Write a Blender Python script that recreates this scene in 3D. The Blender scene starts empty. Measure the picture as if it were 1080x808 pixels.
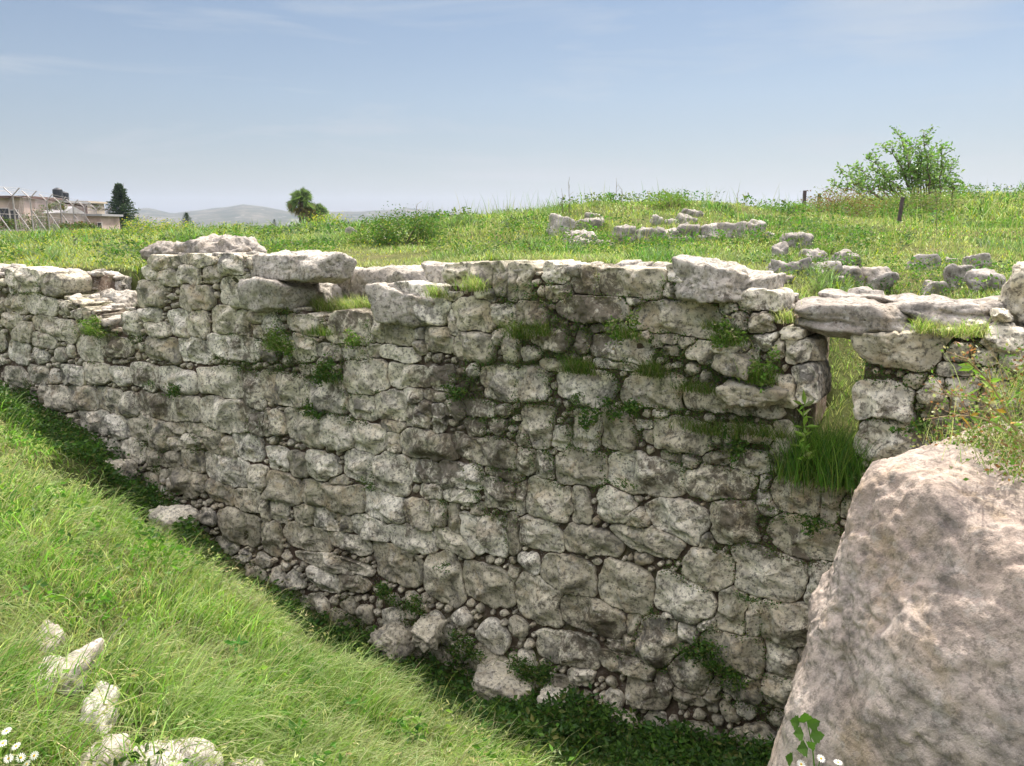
import bpy, bmesh, math, random
import numpy as np
from mathutils import Vector

# ------------------------------------------------------------------ scene, camera, light
S = bpy.context.scene
COL = S.collection
F = 840.0
PITCH = math.radians(11.05)
cam = bpy.data.cameras.new('camera')
cam.sensor_width = 36.0
cam.lens = 36.0 * F / 1080.0
cam.clip_start = 0.05
cam.clip_end = 20000
camo = bpy.data.objects.new('camera', cam)
COL.objects.link(camo)
camo.location = (0, 0, 0)
camo.rotation_euler = (math.radians(90) - PITCH, 0, 0)
S.camera = camo

SUN_EL, SUN_AZ = math.radians(56), math.radians(28)      # azimuth clockwise from +Y
W = bpy.data.worlds.new('World')
S.world = W
W.use_nodes = True
nt = W.node_tree
nt.nodes.clear()
wout = nt.nodes.new('ShaderNodeOutputWorld')
bg = nt.nodes.new('ShaderNodeBackground')
sky = nt.nodes.new('ShaderNodeTexSky')
sky.sky_type = 'NISHITA'
sky.sun_disc = False
sky.sun_elevation = SUN_EL
sky.sun_rotation = SUN_AZ
sky.air_density = 1.0
sky.dust_density = 1.0
sky.ozone_density = 1.0
bg.inputs['Strength'].default_value = 0.13
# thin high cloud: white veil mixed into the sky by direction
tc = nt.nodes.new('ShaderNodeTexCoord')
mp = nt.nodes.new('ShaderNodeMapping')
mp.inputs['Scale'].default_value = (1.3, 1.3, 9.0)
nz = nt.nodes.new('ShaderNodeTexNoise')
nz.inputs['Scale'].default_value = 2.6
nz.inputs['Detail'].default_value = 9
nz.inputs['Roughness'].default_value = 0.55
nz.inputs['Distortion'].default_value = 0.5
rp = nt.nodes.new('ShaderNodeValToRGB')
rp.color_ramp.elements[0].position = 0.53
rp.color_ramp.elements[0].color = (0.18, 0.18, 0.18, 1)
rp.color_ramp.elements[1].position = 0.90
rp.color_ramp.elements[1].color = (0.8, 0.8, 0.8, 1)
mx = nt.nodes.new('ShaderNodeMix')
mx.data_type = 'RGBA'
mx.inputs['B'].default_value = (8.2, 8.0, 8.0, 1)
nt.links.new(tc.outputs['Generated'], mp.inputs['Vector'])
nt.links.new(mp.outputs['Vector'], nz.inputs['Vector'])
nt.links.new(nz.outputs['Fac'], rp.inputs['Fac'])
# one small brighter cloud bank high on the right
vd = nt.nodes.new('ShaderNodeVectorMath'); vd.operation = 'DISTANCE'
vd.inputs[1].default_value = (0.40, 0.875, 0.275)
vs = nt.nodes.new('ShaderNodeMapping'); vs.inputs['Scale'].default_value = (1, 1, 1)
nt.links.new(tc.outputs['Generated'], vd.inputs[0])
mr = nt.nodes.new('ShaderNodeMapRange'); mr.inputs['From Min'].default_value = 0.02; mr.inputs['From Max'].default_value = 0.13
mr.inputs['To Min'].default_value = 0.36; mr.inputs['To Max'].default_value = 0.0
nt.links.new(vd.outputs['Value'], mr.inputs['Value'])
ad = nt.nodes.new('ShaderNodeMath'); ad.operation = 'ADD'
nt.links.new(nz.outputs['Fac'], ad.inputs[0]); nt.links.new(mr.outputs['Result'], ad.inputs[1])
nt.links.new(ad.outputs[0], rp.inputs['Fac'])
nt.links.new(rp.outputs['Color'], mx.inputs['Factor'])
nt.links.new(sky.outputs['Color'], mx.inputs['A'])
# dome gain: dimmed low down, brightness added overhead out of view as fill light
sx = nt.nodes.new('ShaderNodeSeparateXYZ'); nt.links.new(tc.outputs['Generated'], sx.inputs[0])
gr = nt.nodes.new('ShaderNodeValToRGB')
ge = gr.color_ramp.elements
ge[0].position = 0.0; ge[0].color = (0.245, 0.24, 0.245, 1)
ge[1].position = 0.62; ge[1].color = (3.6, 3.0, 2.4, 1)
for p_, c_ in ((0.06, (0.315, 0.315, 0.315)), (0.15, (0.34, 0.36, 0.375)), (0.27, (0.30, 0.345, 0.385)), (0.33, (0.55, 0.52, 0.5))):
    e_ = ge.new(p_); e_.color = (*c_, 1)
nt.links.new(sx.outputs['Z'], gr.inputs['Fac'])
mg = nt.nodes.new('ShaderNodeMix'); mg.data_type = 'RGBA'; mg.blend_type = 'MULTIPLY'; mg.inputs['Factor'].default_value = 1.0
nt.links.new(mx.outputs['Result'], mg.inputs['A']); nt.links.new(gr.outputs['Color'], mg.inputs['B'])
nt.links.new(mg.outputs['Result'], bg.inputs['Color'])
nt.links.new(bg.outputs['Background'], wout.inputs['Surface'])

sun = bpy.data.lights.new('sun', 'SUN')
sun.energy = 3.9
sun.angle = math.radians(0.5)
sun.color = (1.0, 0.95, 0.87)
suno = bpy.data.objects.new('sun', sun)
COL.objects.link(suno)
sd = Vector((math.sin(SUN_AZ) * math.cos(SUN_EL), math.cos(SUN_AZ) * math.cos(SUN_EL), math.sin(SUN_EL)))
suno.rotation_euler = (-sd).to_track_quat('-Z', 'Y').to_euler()
suno.location = (8, 12, 20)
S.view_settings.view_transform = 'Standard'
S.view_settings.look = 'None'
S.view_settings.exposure = 0.82
S.view_settings.gamma = 1.0
S.cycles.max_bounces = 5
S.cycles.diffuse_bounces = 3
S.cycles.glossy_bounces = 2
S.cycles.transmission_bounces = 3
S.cycles.transparent_max_bounces = 4
S.cycles.volume_bounces = 0

R = random.Random(7)
NR = np.random.RandomState(11)

# ------------------------------------------------------------------ geometry of the place
CP, SP = math.cos(PITCH), math.sin(PITCH)
def ray(px, py):
    a, b = (px - 540.0) / F, (404.0 - py) / F
    return np.array([a, CP + b * SP, -SP + b * CP])
def at_y(px, py, Y):                     # the point seen at a pixel, Y metres ahead
    r = ray(px, py); return r * (Y / r[1])
def at_z(px, py, z):
    r = ray(px, py); return r * (z / r[2])
P0 = np.array([0.95, 5.0, 0.0])          # a point of the wall face
D = np.array([0.829, -0.559, 0.0]); D /= np.linalg.norm(D)    # along the wall, to the right
N = np.array([-D[1], D[0], 0.0]) * -1.0                       # out of the wall, to the viewer
def on_wall(px, py, n=0.0):              # -> (s, z) where the ray meets the plane n metres before the wall face
    r = ray(px, py)
    k = (n + P0 @ N) / (r @ N)
    p = r * k
    return float((p - P0) @ D), float(p[2])
def wp(s, n, z):
    return P0 + D * s + N * n + np.array([0, 0, z])
def sn(x, y):
    dx, dy = x - P0[0], y - P0[1]
    return dx * D[0] + dy * D[1], dx * N[0] + dy * N[1]

# ------------------------------------------------------------------ noise
def _h(i, j, k, seed):
    n = (i.astype(np.int64) * 374761393 + j.astype(np.int64) * 668265263 + k.astype(np.int64) * 1274126177 + seed * 144269504) & 0xffffffff
    n = ((n ^ (n >> 13)) * 1274126177) & 0xffffffff
    n = n ^ (n >> 16)
    return (n & 0xffff) / 65535.0
def vn(P, seed=0):
    P = np.asarray(P, float)
    I = np.floor(P).astype(np.int64); f = P - I
    f = f * f * (3 - 2 * f)
    x, y, z = I[..., 0], I[..., 1], I[..., 2]
    fx, fy, fz = f[..., 0], f[..., 1], f[..., 2]
    r = 0
    for a in (0, 1):
        for b in (0, 1):
            for c in (0, 1):
                w = (fx if a else 1 - fx) * (fy if b else 1 - fy) * (fz if c else 1 - fz)
                r = r + w * _h(x + a, y + b, z + c, seed)
    return r * 2 - 1
def fbm(P, octv=4, seed=0, gain=0.5):
    r, a, t = 0, 1.0, 0
    P = np.asarray(P, float)
    for o in range(octv):
        r = r + a * vn(P * 2 ** o + o * 17.3, seed + o); t += a; a *= gain
    return r / t * 1.4
def fbm2(x, y, sc, octv=3, seed=0):
    x = np.asarray(x, float); y = np.asarray(y, float)
    return fbm(np.stack([x * sc, y * sc, np.zeros_like(x) + seed * 3.7], -1), octv, seed)

def terr(x, k=3.0, sharp=3.0):
    """noise turned into flat steps with short risers: chipped faces"""
    y = x * k; i = np.floor(y); f = y - i
    return (i + 1 / (1 + np.exp(-(f - .5) * 2 * sharp * 2.2))) / k

# ------------------------------------------------------------------ mesh helpers
def mesh_np(name, V, faces, smooth=True, cols=None):
    """faces: list of (m,k) index arrays"""
    me = bpy.data.meshes.new(name)
    V = np.ascontiguousarray(V, dtype=np.float32)
    me.vertices.add(len(V)); me.vertices.foreach_set('co', V.ravel())
    faces = [np.asarray(f, dtype=np.int32) for f in faces if len(f)]
    loops = np.concatenate([f.ravel() for f in faces])
    tot = np.concatenate([np.full(len(f), f.shape[1], dtype=np.int32) for f in faces])
    st = np.concatenate([[0], np.cumsum(tot)[:-1]]).astype(np.int32)
    me.loops.add(len(loops)); me.loops.foreach_set('vertex_index', loops)
    me.polygons.add(len(tot)); me.polygons.foreach_set('loop_start', st)
    try: me.polygons.foreach_set('loop_total', tot)
    except Exception: pass
    me.polygons.foreach_set('use_smooth', np.full(len(tot), smooth, dtype=bool))
    if cols is not None:
        ca = me.color_attributes.new('tint', 'FLOAT_COLOR', 'POINT')
        c4 = np.ones((len(V), 4), dtype=np.float32); c4[:, :3] = cols
        ca.data.foreach_set('color', c4.ravel())
    me.update(calc_edges=True)
    me.validate()
    return me
def link(name, me, mat, parent=None, loc=None):
    o = bpy.data.objects.new(name, me)
    COL.objects.link(o)
    if mat is not None and len(me.materials) == 0: me.materials.append(mat)
    if loc is not None: o.location = tuple(float(v) for v in loc)
    if parent is not None: o.parent = parent
    return o
def solid(name, V, faces, mat, parent=None, origin=None, smooth=True, cols=None):
    """V in world metres; a child is written relative to its parent's origin"""
    V = np.asarray(V, float)
    if parent is not None:
        base = world_loc(parent)
        return link(name, mesh_np(name, V - base, faces, smooth, cols), mat, parent)
    if origin is None:
        origin = np.array([V[:, 0].mean(), V[:, 1].mean(), V[:, 2].min()])
    return link(name, mesh_np(name, V - np.asarray(origin), faces, smooth, cols), mat, None, origin)
def world_loc(o):
    l = np.zeros(3)
    while o is not None:
        l += np.array(o.location[:]); o = o.parent
    return l
def empty(name, loc):
    o = bpy.data.objects.new(name, None); COL.objects.link(o)
    o.empty_display_size = 0.2
    o.location = tuple(float(v) for v in loc); return o
def tag(o, label=None, cat=None, group=None, kind=None):
    if label: o['label'] = label
    if cat: o['category'] = cat
    if group: o['group'] = group
    if kind: o['kind'] = kind
    return o
class MB:
    def __init__(s): s.V = []; s.Fq = []; s.Ft = []; s.n = 0; s.C = []
    def add(s, V, quads=None, tris=None, col=None):
        V = np.asarray(V, float)
        if quads is not None and len(quads): s.Fq.append(np.asarray(quads) + s.n)
        if tris is not None and len(tris): s.Ft.append(np.asarray(tris) + s.n)
        s.V.append(V); s.n += len(V)
        s.C.append(np.broadcast_to(np.array(col if col is not None else (0.5, 0.5, 0.5), float), (len(V), 3)) if col is None or np.ndim(col) == 1 else col)
    def box(s, x0, x1, y0, y1, z0, z1, rot=0, piv=None):
        V = np.array([[x, y, z] for z in (z0, z1) for y in (y0, y1) for x in (x0, x1)], float)
        if rot:
            p = np.array(piv if piv is not None else [(x0 + x1) / 2, (y0 + y1) / 2, 0.0]); c, q = math.cos(rot), math.sin(rot)
            d = V - p; V = np.stack([d[:, 0] * c - d[:, 1] * q, d[:, 0] * q + d[:, 1] * c, d[:, 2]], 1) + p
        s.add(V, [[0, 2, 3, 1], [4, 5, 7, 6], [0, 1, 5, 4], [2, 6, 7, 3], [0, 4, 6, 2], [1, 3, 7, 5]])
    def tube(s, pts, rad, k=6, cap=True, col=None):
        pts = np.asarray(pts, float); n = len(pts)
        rad = np.broadcast_to(np.asarray(rad, float), (n,))
        T = np.gradient(pts, axis=0); T /= np.linalg.norm(T, axis=1)[:, None] + 1e-9
        up = np.array([0, 0, 1.0]) if abs(T[0, 2]) < 0.9 else np.array([1.0, 0, 0])
        V = []
        for i in range(n):
            a = np.cross(T[i], up); a /= np.linalg.norm(a) + 1e-9
            b = np.cross(T[i], a)
            for j in range(k):
                t = 2 * math.pi * j / k
                V.append(pts[i] + rad[i] * (a * math.cos(t) + b * math.sin(t)))
        q = [[i * k + j, i * k + (j + 1) % k, (i + 1) * k + (j + 1) % k, (i + 1) * k + j] for i in range(n - 1) for j in range(k)]
        tr = []
        if cap:
            V.append(pts[0]); V.append(pts[-1]); c0, c1 = n * k, n * k + 1
            tr = [[c0, (j + 1) % k, j] for j in range(k)] + [[c1, (n - 1) * k + j, (n - 1) * k + (j + 1) % k] for j in range(k)]
        s.add(np.array(V), q, tr, col)
    def build(s, name, mat, parent=None, origin=None, smooth=False):
        return solid(name, np.concatenate(s.V), [np.concatenate(x) for x in (s.Fq, s.Ft) if x], mat, parent, origin, smooth, np.concatenate(s.C))

# ------------------------------------------------------------------ materials
def new_mat(name, rough=0.9, spec=0.2):
    m = bpy.data.materials.new(name); m.use_nodes = True
    b = m.node_tree.nodes['Principled BSDF']
    b.inputs['Roughness'].default_value = rough
    b.inputs['Specular IOR Level'].default_value = spec
    return m, m.node_tree, b
class NT:
    def __init__(s, t): s.t = t
    def n(s, ty, **kw):
        x = s.t.nodes.new(ty)
        for k, v in kw.items():
            if k in x.inputs: x.inputs[k].default_value = v
            else: setattr(x, k, v)
        return x
    def l(s, a, b): s.t.links.new(a, b)
    def noise(s, vec, scale, detail=5, rough=0.6, dist=0.0):
        x = s.n('ShaderNodeTexNoise', Scale=scale, Detail=detail, Roughness=rough, Distortion=dist)
        s.l(vec, x.inputs['Vector']); return x.outputs['Fac']
    def ramp(s, fac, stops):
        x = s.t.nodes.new('ShaderNodeValToRGB'); e = x.color_ramp.elements
        while len(e) < len(stops): e.new(0.5)
        for i, (p, c) in enumerate(stops):
            e[i].position = p; e[i].color = (*c, 1) if np.ndim(c) else (c, c, c, 1)
        s.l(fac, x.inputs['Fac']); return x.outputs['Color']
    def mix(s, fac, a, b, mode='MIX'):
        x = s.t.nodes.new('ShaderNodeMix'); x.data_type = 'RGBA'; x.blend_type = mode
        for v, sk in ((fac, 'Factor'), (a, 'A'), (b, 'B')):
            if isinstance(v, bpy.types.NodeSocket): s.l(v, x.inputs[sk])
            elif sk == 'Factor': x.inputs[sk].default_value = v
            else: x.inputs[sk].default_value = (*v, 1)
        return x.outputs['Result']
    def math(s, op, a, b=0.0):
        x = s.t.nodes.new('ShaderNodeMath'); x.operation = op
        for i, v in enumerate((a, b)):
            if isinstance(v, bpy.types.NodeSocket): s.l(v, x.inputs[i])
            else: x.inputs[i].default_value = v
        return x.outputs[0]

def stone_mat(name, tones, lichen=0.5, crust=0.35, moss=0.0, warm=0.3, pit=1.0, scale=1.0, vein=0.0, tint=True, bump=1.0):
    m, t, b = new_mat(name, 0.92, 0.15); q = NT(t)
    co = q.n('ShaderNodeTexCoord').outputs['Object']
    if tint:
        at = q.n('ShaderNodeAttribute', attribute_name='tint')
        sep = q.n('ShaderNodeSeparateColor'); q.l(at.outputs['Color'], sep.inputs[0])
        r1, r2, r3 = sep.outputs[0], sep.outputs[1], sep.outputs[2]
        base = q.ramp(r1, [(0.0, tones[0]), (0.5, tones[1]), (1.0, tones[2])])
    else:
        base = q.ramp(q.noise(co, 1.7 * scale, 3), [(0.3, tones[0]), (0.5, tones[1]), (0.7, tones[2])]); r2 = r3 = None
    n1 = q.noise(co, 9 * scale, 6, 0.65, 0.4)
    base = q.mix(0.75, base, q.ramp(n1, [(0.3, 0.52), (0.5, 1.02), (0.70, 1.36)]), 'MULTIPLY')
    # ochre stain
    n2 = q.noise(co, 4.3 * scale, 5, 0.6, 0.8)
    base = q.mix(q.math('MULTIPLY', q.ramp(n2, [(0.52, 0.0), (0.66, 1.0)]), warm), base, (0.42, 0.31, 0.17))
    # pale crust
    n3 = q.noise(co, 15 * scale, 7, 0.7, 0.3)
    base = q.mix(q.math('MULTIPLY', q.ramp(n3, [(0.54, 0.0), (0.64, 1.0)]), crust), base, (0.58, 0.56, 0.51))
    # dark lichen and weathering
    n4 = q.noise(co, 5.5 * scale, 8, 0.72, 0.5)
    f4 = q.ramp(n4, [(0.48, 0.0), (0.60, 1.0)])
    if r2 is not None: f4 = q.math('MULTIPLY', f4, q.ramp(r2, [(0.0, 0.15), (1.0, 1.0)]))
    base = q.mix(q.math('MULTIPLY', f4, lichen), base, (0.115, 0.11, 0.10))
    n5 = q.noise(co, 34 * scale, 6, 0.75)
    base = q.mix(q.math('MULTIPLY', q.ramp(n5, [(0.50, 0.0), (0.60, 1.0)]), 0.75 * lichen + 0.1), base, (0.095, 0.09, 0.075))
    if moss > 0:
        n6 = q.noise(co, 3.2 * scale, 6, 0.65, 0.6)
        base = q.mix(q.math('MULTIPLY', q.ramp(n6, [(0.53, 0.0), (0.65, 1.0)]), moss), base, (0.10, 0.115, 0.04))
    if tint:      # dark growth and soil washed over parts of the masonry
        f7 = q.ramp(q.math('ADD', q.math('MULTIPLY', r3, 0.34), q.noise(co, 11 * scale, 9, 0.78, 0.8)), [(0.66, 0.0), (0.74, 1.0)])
        base = q.mix(q.math('MULTIPLY', f7, 0.8), base, (0.10, 0.082, 0.058))
    # pits
    vo = q.n('ShaderNodeTexVoronoi', Scale=38 * scale); q.l(q.n('ShaderNodeTexCoord').outputs['Object'], vo.inputs['Vector'])
    mask = q.ramp(q.noise(co, 16 * scale, 5), [(0.52, 0.0), (0.60, 1.0)])
    pits = q.math('MULTIPLY', q.ramp(vo.outputs['Distance'], [(0.12, 1.0), (0.34, 0.0)]), mask)
    base = q.mix(q.math('MULTIPLY', pits, 0.6 * min(1.0, pit)), base, (0.07, 0.06, 0.05))
    h = q.math('ADD', q.math('MULTIPLY', q.noise(co, 13 * scale, 9, 0.72), 1.0), q.math('MULTIPLY', q.noise(co, 60 * scale, 5, 0.7), 0.35))
    h = q.math('SUBTRACT', h, q.math('MULTIPLY', pits, 0.5 * pit))
    if vein > 0:
        wv = q.n('ShaderNodeTexVoronoi', Scale=5.5 * scale, feature='DISTANCE_TO_EDGE')
        dv = q.n('ShaderNodeVectorMath', operation='ADD')
        nn = q.n('ShaderNodeTexNoise', Scale=7.0, Detail=6.0); q.l(co, nn.inputs['Vector'])
        sc_ = q.n('ShaderNodeVectorMath', operation='SCALE'); sc_.inputs['Scale'].default_value = 0.35
        q.l(nn.outputs['Color'], sc_.inputs[0]); q.l(co, dv.inputs[0]); q.l(sc_.outputs[0], dv.inputs[1]); q.l(dv.outputs[0], wv.inputs['Vector'])
        cr = q.ramp(wv.outputs['Distance'], [(0.0, 1.0), (0.035, 0.0)])
        cr = q.math('MULTIPLY', cr, q.ramp(q.noise(co, 3.0, 4), [(0.42, 0.0), (0.6, 1.0)]))
        base = q.mix(q.math('MULTIPLY', cr, 0.65 * vein), base, (0.16, 0.12, 0.10))
        h = q.math('SUBTRACT', h, q.math('MULTIPLY', cr, 0.35))
    bp = q.n('ShaderNodeBump', Strength=min(1.0, 0.8 * bump), Distance=0.02 / scale * bump)
    q.l(h, bp.inputs['Height']); q.l(bp.outputs['Normal'], b.inputs['Normal'])
    q.l(base, b.inputs['Base Color'])
    return m

M = {}
M['wall_stone'] = stone_mat('weathered_limestone', [(0.44, 0.40, 0.295), (0.70, 0.645, 0.50), (0.87, 0.82, 0.69)], 0.9, 0.5, 0.40, 0.55)
M['top_stone'] = stone_mat('sunbleached_limestone', [(0.38, 0.345, 0.29), (0.46, 0.425, 0.36), (0.54, 0.505, 0.44)], 0.8, 0.6, 0.05, 0.25)
M['field_stone'] = stone_mat('field_limestone', [(0.27, 0.25, 0.22), (0.36, 0.33, 0.29), (0.44, 0.41, 0.37)], 0.55, 0.5, 0.05, 0.25)
M['boulder'] = stone_mat('boulder_limestone', [(0.45, 0.36, 0.29), (0.52, 0.43, 0.36), (0.57, 0.495, 0.43)], 0.50, 0.35, 0.0, 0.45, 0.25, 1.0, 0.0, tint=False, bump=1.3)
M['slab'] = stone_mat('lintel_limestone', [(0.30, 0.27, 0.23), (0.38, 0.345, 0.30), (0.46, 0.42, 0.37)], 0.7, 0.6, 0.0, 0.3)
M['pale_stone'] = stone_mat('pale_limestone', [(0.43, 0.375, 0.33), (0.48, 0.43, 0.38), (0.53, 0.49, 0.44)], 0.4, 0.3, 0.0, 0.2, 1.2, bump=0.9)

def soil_mat(name, c1, c2, c3, peb=0.5, mossy=0.4, scale=1.0):
    m, t, b = new_mat(name, 0.98, 0.05); q = NT(t)
    co = q.n('ShaderNodeTexCoord').outputs['Object']
    base = q.ramp(q.noise(co, 11 * scale, 7, 0.7, 0.4), [(0.3, c1), (0.52, c2), (0.72, c3)])
    base = q.mix(q.math('MULTIPLY', q.ramp(q.noise(co, 3.1 * scale, 6, 0.65), [(0.5, 0.0), (0.62, 1.0)]), mossy), base, (0.075, 0.10, 0.03))
    vo = q.n('ShaderNodeTexVoronoi', Scale=45 * scale); q.l(co, vo.inputs['Vector'])
    pf = q.ramp(vo.outputs['Distance'], [(0.25, 1.0), (0.42, 0.0)])
    pf = q.math('MULTIPLY', pf, q.ramp(q.noise(co, 9 * scale, 3), [(0.48, 0.0), (0.6, 1.0)]))
    base = q.mix(q.math('MULTIPLY', pf, peb), base, (0.36, 0.33, 0.28))
    h = q.math('ADD', q.noise(co, 24 * scale, 8, 0.75), q.math('MULTIPLY', pf, 0.4))
    bp = q.n('ShaderNodeBump', Strength=0.9, Distance=0.03)
    q.l(h, bp.inputs['Height']); q.l(bp.outputs['Normal'], b.inputs['Normal']); q.l(base, b.inputs['Base Color'])
    return m
M['core'] = soil_mat('earth_mortar', (0.06, 0.042, 0.032), (0.12, 0.09, 0.068), (0.27, 0.23, 0.185), 0.8, 0.5)
M['rubble_top'] = soil_mat('sunlit_rubble_earth', (0.22, 0.16, 0.12), (0.34, 0.27, 0.21), (0.45, 0.39, 0.33), 0.8, 0.1)

def ground_mat():
    m, t, b = new_mat('grassy_earth', 0.98, 0.03); q = NT(t)
    co = q.n('ShaderNodeTexCoord').outputs['Object']
    base = q.ramp(q.noise(co, 1.1, 8, 0.7, 0.3), [(0.3, (0.055, 0.075, 0.022)), (0.5, (0.10, 0.12, 0.04)), (0.70, (0.20, 0.18, 0.085))])
    base = q.mix(q.ramp(q.noise(co, 0.33, 6, 0.7, 0.5), [(0.60, 0.0), (0.68, 1.0)]), base, (0.36, 0.27, 0.18))
    base = q.mix(q.math('MULTIPLY', q.ramp(q.noise(co, 17, 5, 0.7), [(0.45, 0.0), (0.65, 1.0)]), 0.5), base, (0.05, 0.045, 0.025))
    bp = q.n('ShaderNodeBump', Strength=0.8, Distance=0.05)
    q.l(q.noise(co, 12, 8, 0.75), bp.inputs['Height']); q.l(bp.outputs['Normal'], b.inputs['Normal']); q.l(base, b.inputs['Base Color'])
    return m
M['ground'] = ground_mat()

def leaf_mat(name, trans=0.45, rough=0.55, sat=1.0):
    m = bpy.data.materials.new(name); m.use_nodes = True; t = m.node_tree; t.nodes.clear(); q = NT(t)
    at = q.n('ShaderNodeAttribute', attribute_name='tint')
    d = q.n('ShaderNodeBsdfPrincipled', Roughness=rough); d.inputs['Specular IOR Level'].default_value = 0.25
    tr = q.n('ShaderNodeBsdfTranslucent')
    q.l(at.outputs['Color'], d.inputs['Base Color'])
    tcol = q.mix(1.0, at.outputs['Color'], (0.95, 1.2, 0.6), 'MULTIPLY'); q.l(tcol, tr.inputs['Color'])
    ms = q.n('ShaderNodeMixShader', Fac=trans); q.l(d.outputs[0], ms.inputs[1]); q.l(tr.outputs[0], ms.inputs[2])
    o = q.n('ShaderNodeOutputMaterial'); q.l(ms.outputs[0], o.inputs['Surface'])
    return m
M['grass'] = leaf_mat('grass_blade', 0.5, 0.45)
M['leaf'] = leaf_mat('herb_leaf', 0.35, 0.5)
M['tree_leaf'] = leaf_mat('tree_leaf', 0.4, 0.4)
def plain(name, col, rough=0.8, spec=0.3, metal=0.0, var=0.25, sc=6.0):
    m, t, b = new_mat(name, rough, spec); q = NT(t)
    b.inputs['Metallic'].default_value = metal
    co = q.n('ShaderNodeTexCoord').outputs['Object']
    c = q.mix(1.0, col, q.ramp(q.noise(co, sc, 6, 0.65), [(0.3, 1 - var), (0.7, 1 + var)]), 'MULTIPLY')
    q.l(c, b.inputs['Base Color'])
    bp = q.n('ShaderNodeBump', Strength=0.3, Distance=0.01); q.l(q.noise(co, sc * 6, 5), bp.inputs['Height']); q.l(bp.outputs['Normal'], b.inputs['Normal'])
    return m
M['bark'] = plain('bark', (0.16, 0.13, 0.10), 0.95, 0.1, sc=20)
M['metal'] = plain('weathered_steel', (0.22, 0.20, 0.20), 0.6, 0.4, 0.3)
M['galv'] = plain('galvanised_steel', (0.36, 0.33, 0.32), 0.6, 0.4, 0.2)
M['rust'] = plain('rusty_post', (0.10, 0.075, 0.08), 0.8, 0.2)

# ------------------------------------------------------------------ terrain
BASE_PX = [(-220, 300), (0, 408), (60, 445), (120, 488), (200, 556), (300, 636), (420, 688), (520, 724), (650, 768), (800, 800), (960, 830)]
_b = sorted(on_wall(x, y) for x, y in BASE_PX)
_b = [(-16.0, _b[0][1])] + _b
def z_base(s):
    return np.interp(s, [p[0] for p in _b], [p[1] for p in _b])
class RBF:
    def __init__(s, pts, smooth=0.02):
        s.p = np.array(pts, float); n = len(s.p)
        K = s.k(s.p[:, :2], s.p[:, :2]) + np.eye(n) * smooth
        A = np.zeros((n + 3, n + 3)); A[:n, :n] = K
        A[:n, n] = 1; A[:n, n + 1:] = s.p[:, :2]; A[n, :n] = 1; A[n + 1:, :n] = s.p[:, :2].T
        s.w = np.linalg.solve(A, np.concatenate([s.p[:, 2], [0, 0, 0]]))
    def k(s, a, b): return np.sqrt(((a[:, None] - b[None]) ** 2).sum(-1))
    def __call__(s, x, y):
        sh = np.shape(x); q = np.stack([np.ravel(x), np.ravel(y)], 1); out = np.empty(len(q)); n = len(s.p)
        for i in range(0, len(q), 40000):
            c = q[i:i + 40000]; out[i:i + 40000] = s.k(c, s.p[:, :2]) @ s.w[:n] + s.w[n] + c @ s.w[n + 1:]
        return out.reshape(sh)
def pl(px, py, n):
    s_, z_ = on_wall(px, py, n); p = wp(s_, n, z_); return p
front = []
for (px, py, n) in [(0, 418, .75), (100, 488, .85), (200, 566, 1.0), (300, 650, 1.2), (420, 728, 1.38), (520, 790, 1.42), (600, 824, 1.45), (700, 880, 1.5)]:
    front.append(pl(px, py, n))
for s_ in (-14, -11, -9, -7.5, -6, -5, -4, -3, -2, -1, 0, 1, 2, 3.5):
    for n_, dz in ((0.0, 0.0), (0.3, -0.03), (-1.0, 0.2)):
        front.append(wp(s_, n_, float(z_base(s_)) + dz))
    if s_ > -6: front.append(wp(s_, 0.8, float(z_base(s_)) + 0.0))
for (px, py, z) in [(0, 800, -1.62), (0, 700, -1.60), (0, 600, -1.62), (0, 500, -1.66), (100, 700, -1.78), (200, 620, -1.97), (200, 770, -1.88), (300, 720, -2.15), (400, 790, -2.32), (100, 560, -1.85), (-150, 500, -1.55), (-300, 700, -1.5), (-300, 450, -1.5)]:
    front.append(at_z(px, py, z))
for p in [(0, 0, -1.6), (-2, 0, -1.6), (1.2, 0.6, -1.65), (2.5, 0.8, -1.65), (1.2, 1.8, -1.75), (2.2, 2.2, -1.8), (0.3, 2.0, -1.95), (-3, -3, -1.6), (4, -3, -1.6), (-9, 3, -1.4), (-14, 8, -1.3), (4, 1, -1.65)]:
    front.append(np.array(p, float))
HF = RBF(front, 0.01)
back = []
for (px, py, Y) in [(-300, 290, 14), (0, 283, 13), (60, 270, 15), (60, 252, 30), (0, 246, 45), (100, 246, 45), (200, 244, 45), (150, 262, 16), (140, 285, 10), (240, 262, 13),
                    (300, 247, 25), (380, 243, 25), (300, 264, 12), (380, 265, 10), (400, 288, 7.2), (430, 241, 14), (470, 233, 15), (540, 231, 15), (460, 265, 9), (500, 276, 7.0), (580, 277, 6.6),
                    (600, 231, 12.5), (640, 219, 14), (700, 212, 15), (780, 219, 15), (830, 227, 15), (620, 268, 8.5), (700, 270, 8.5), (750, 248, 10.8), (800, 270, 8.5), (850, 268, 9),
                    (700, 281, 6.2), (850, 232, 16), (900, 213, 20), (1000, 210, 22), (1080, 209, 22), (1200, 209, 24), (950, 238, 14), (1050, 238, 14), (950, 265, 9.5), (1050, 268, 9.5), (1000, 300, 6.3),
                    (1080, 305, 5.6), (1090, 330, 4.8), (930, 306, 6.2), (840, 316, 6.0), (830, 236, 20), (865, 230, 24), (560, 238, 20), (500, 240, 25), (650, 231, 21), (740, 229, 22), (1300, 300, 7), (1500, 330, 4), (780, 300, 5.8)]:
    back.append(at_y(px, py, Y))
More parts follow.
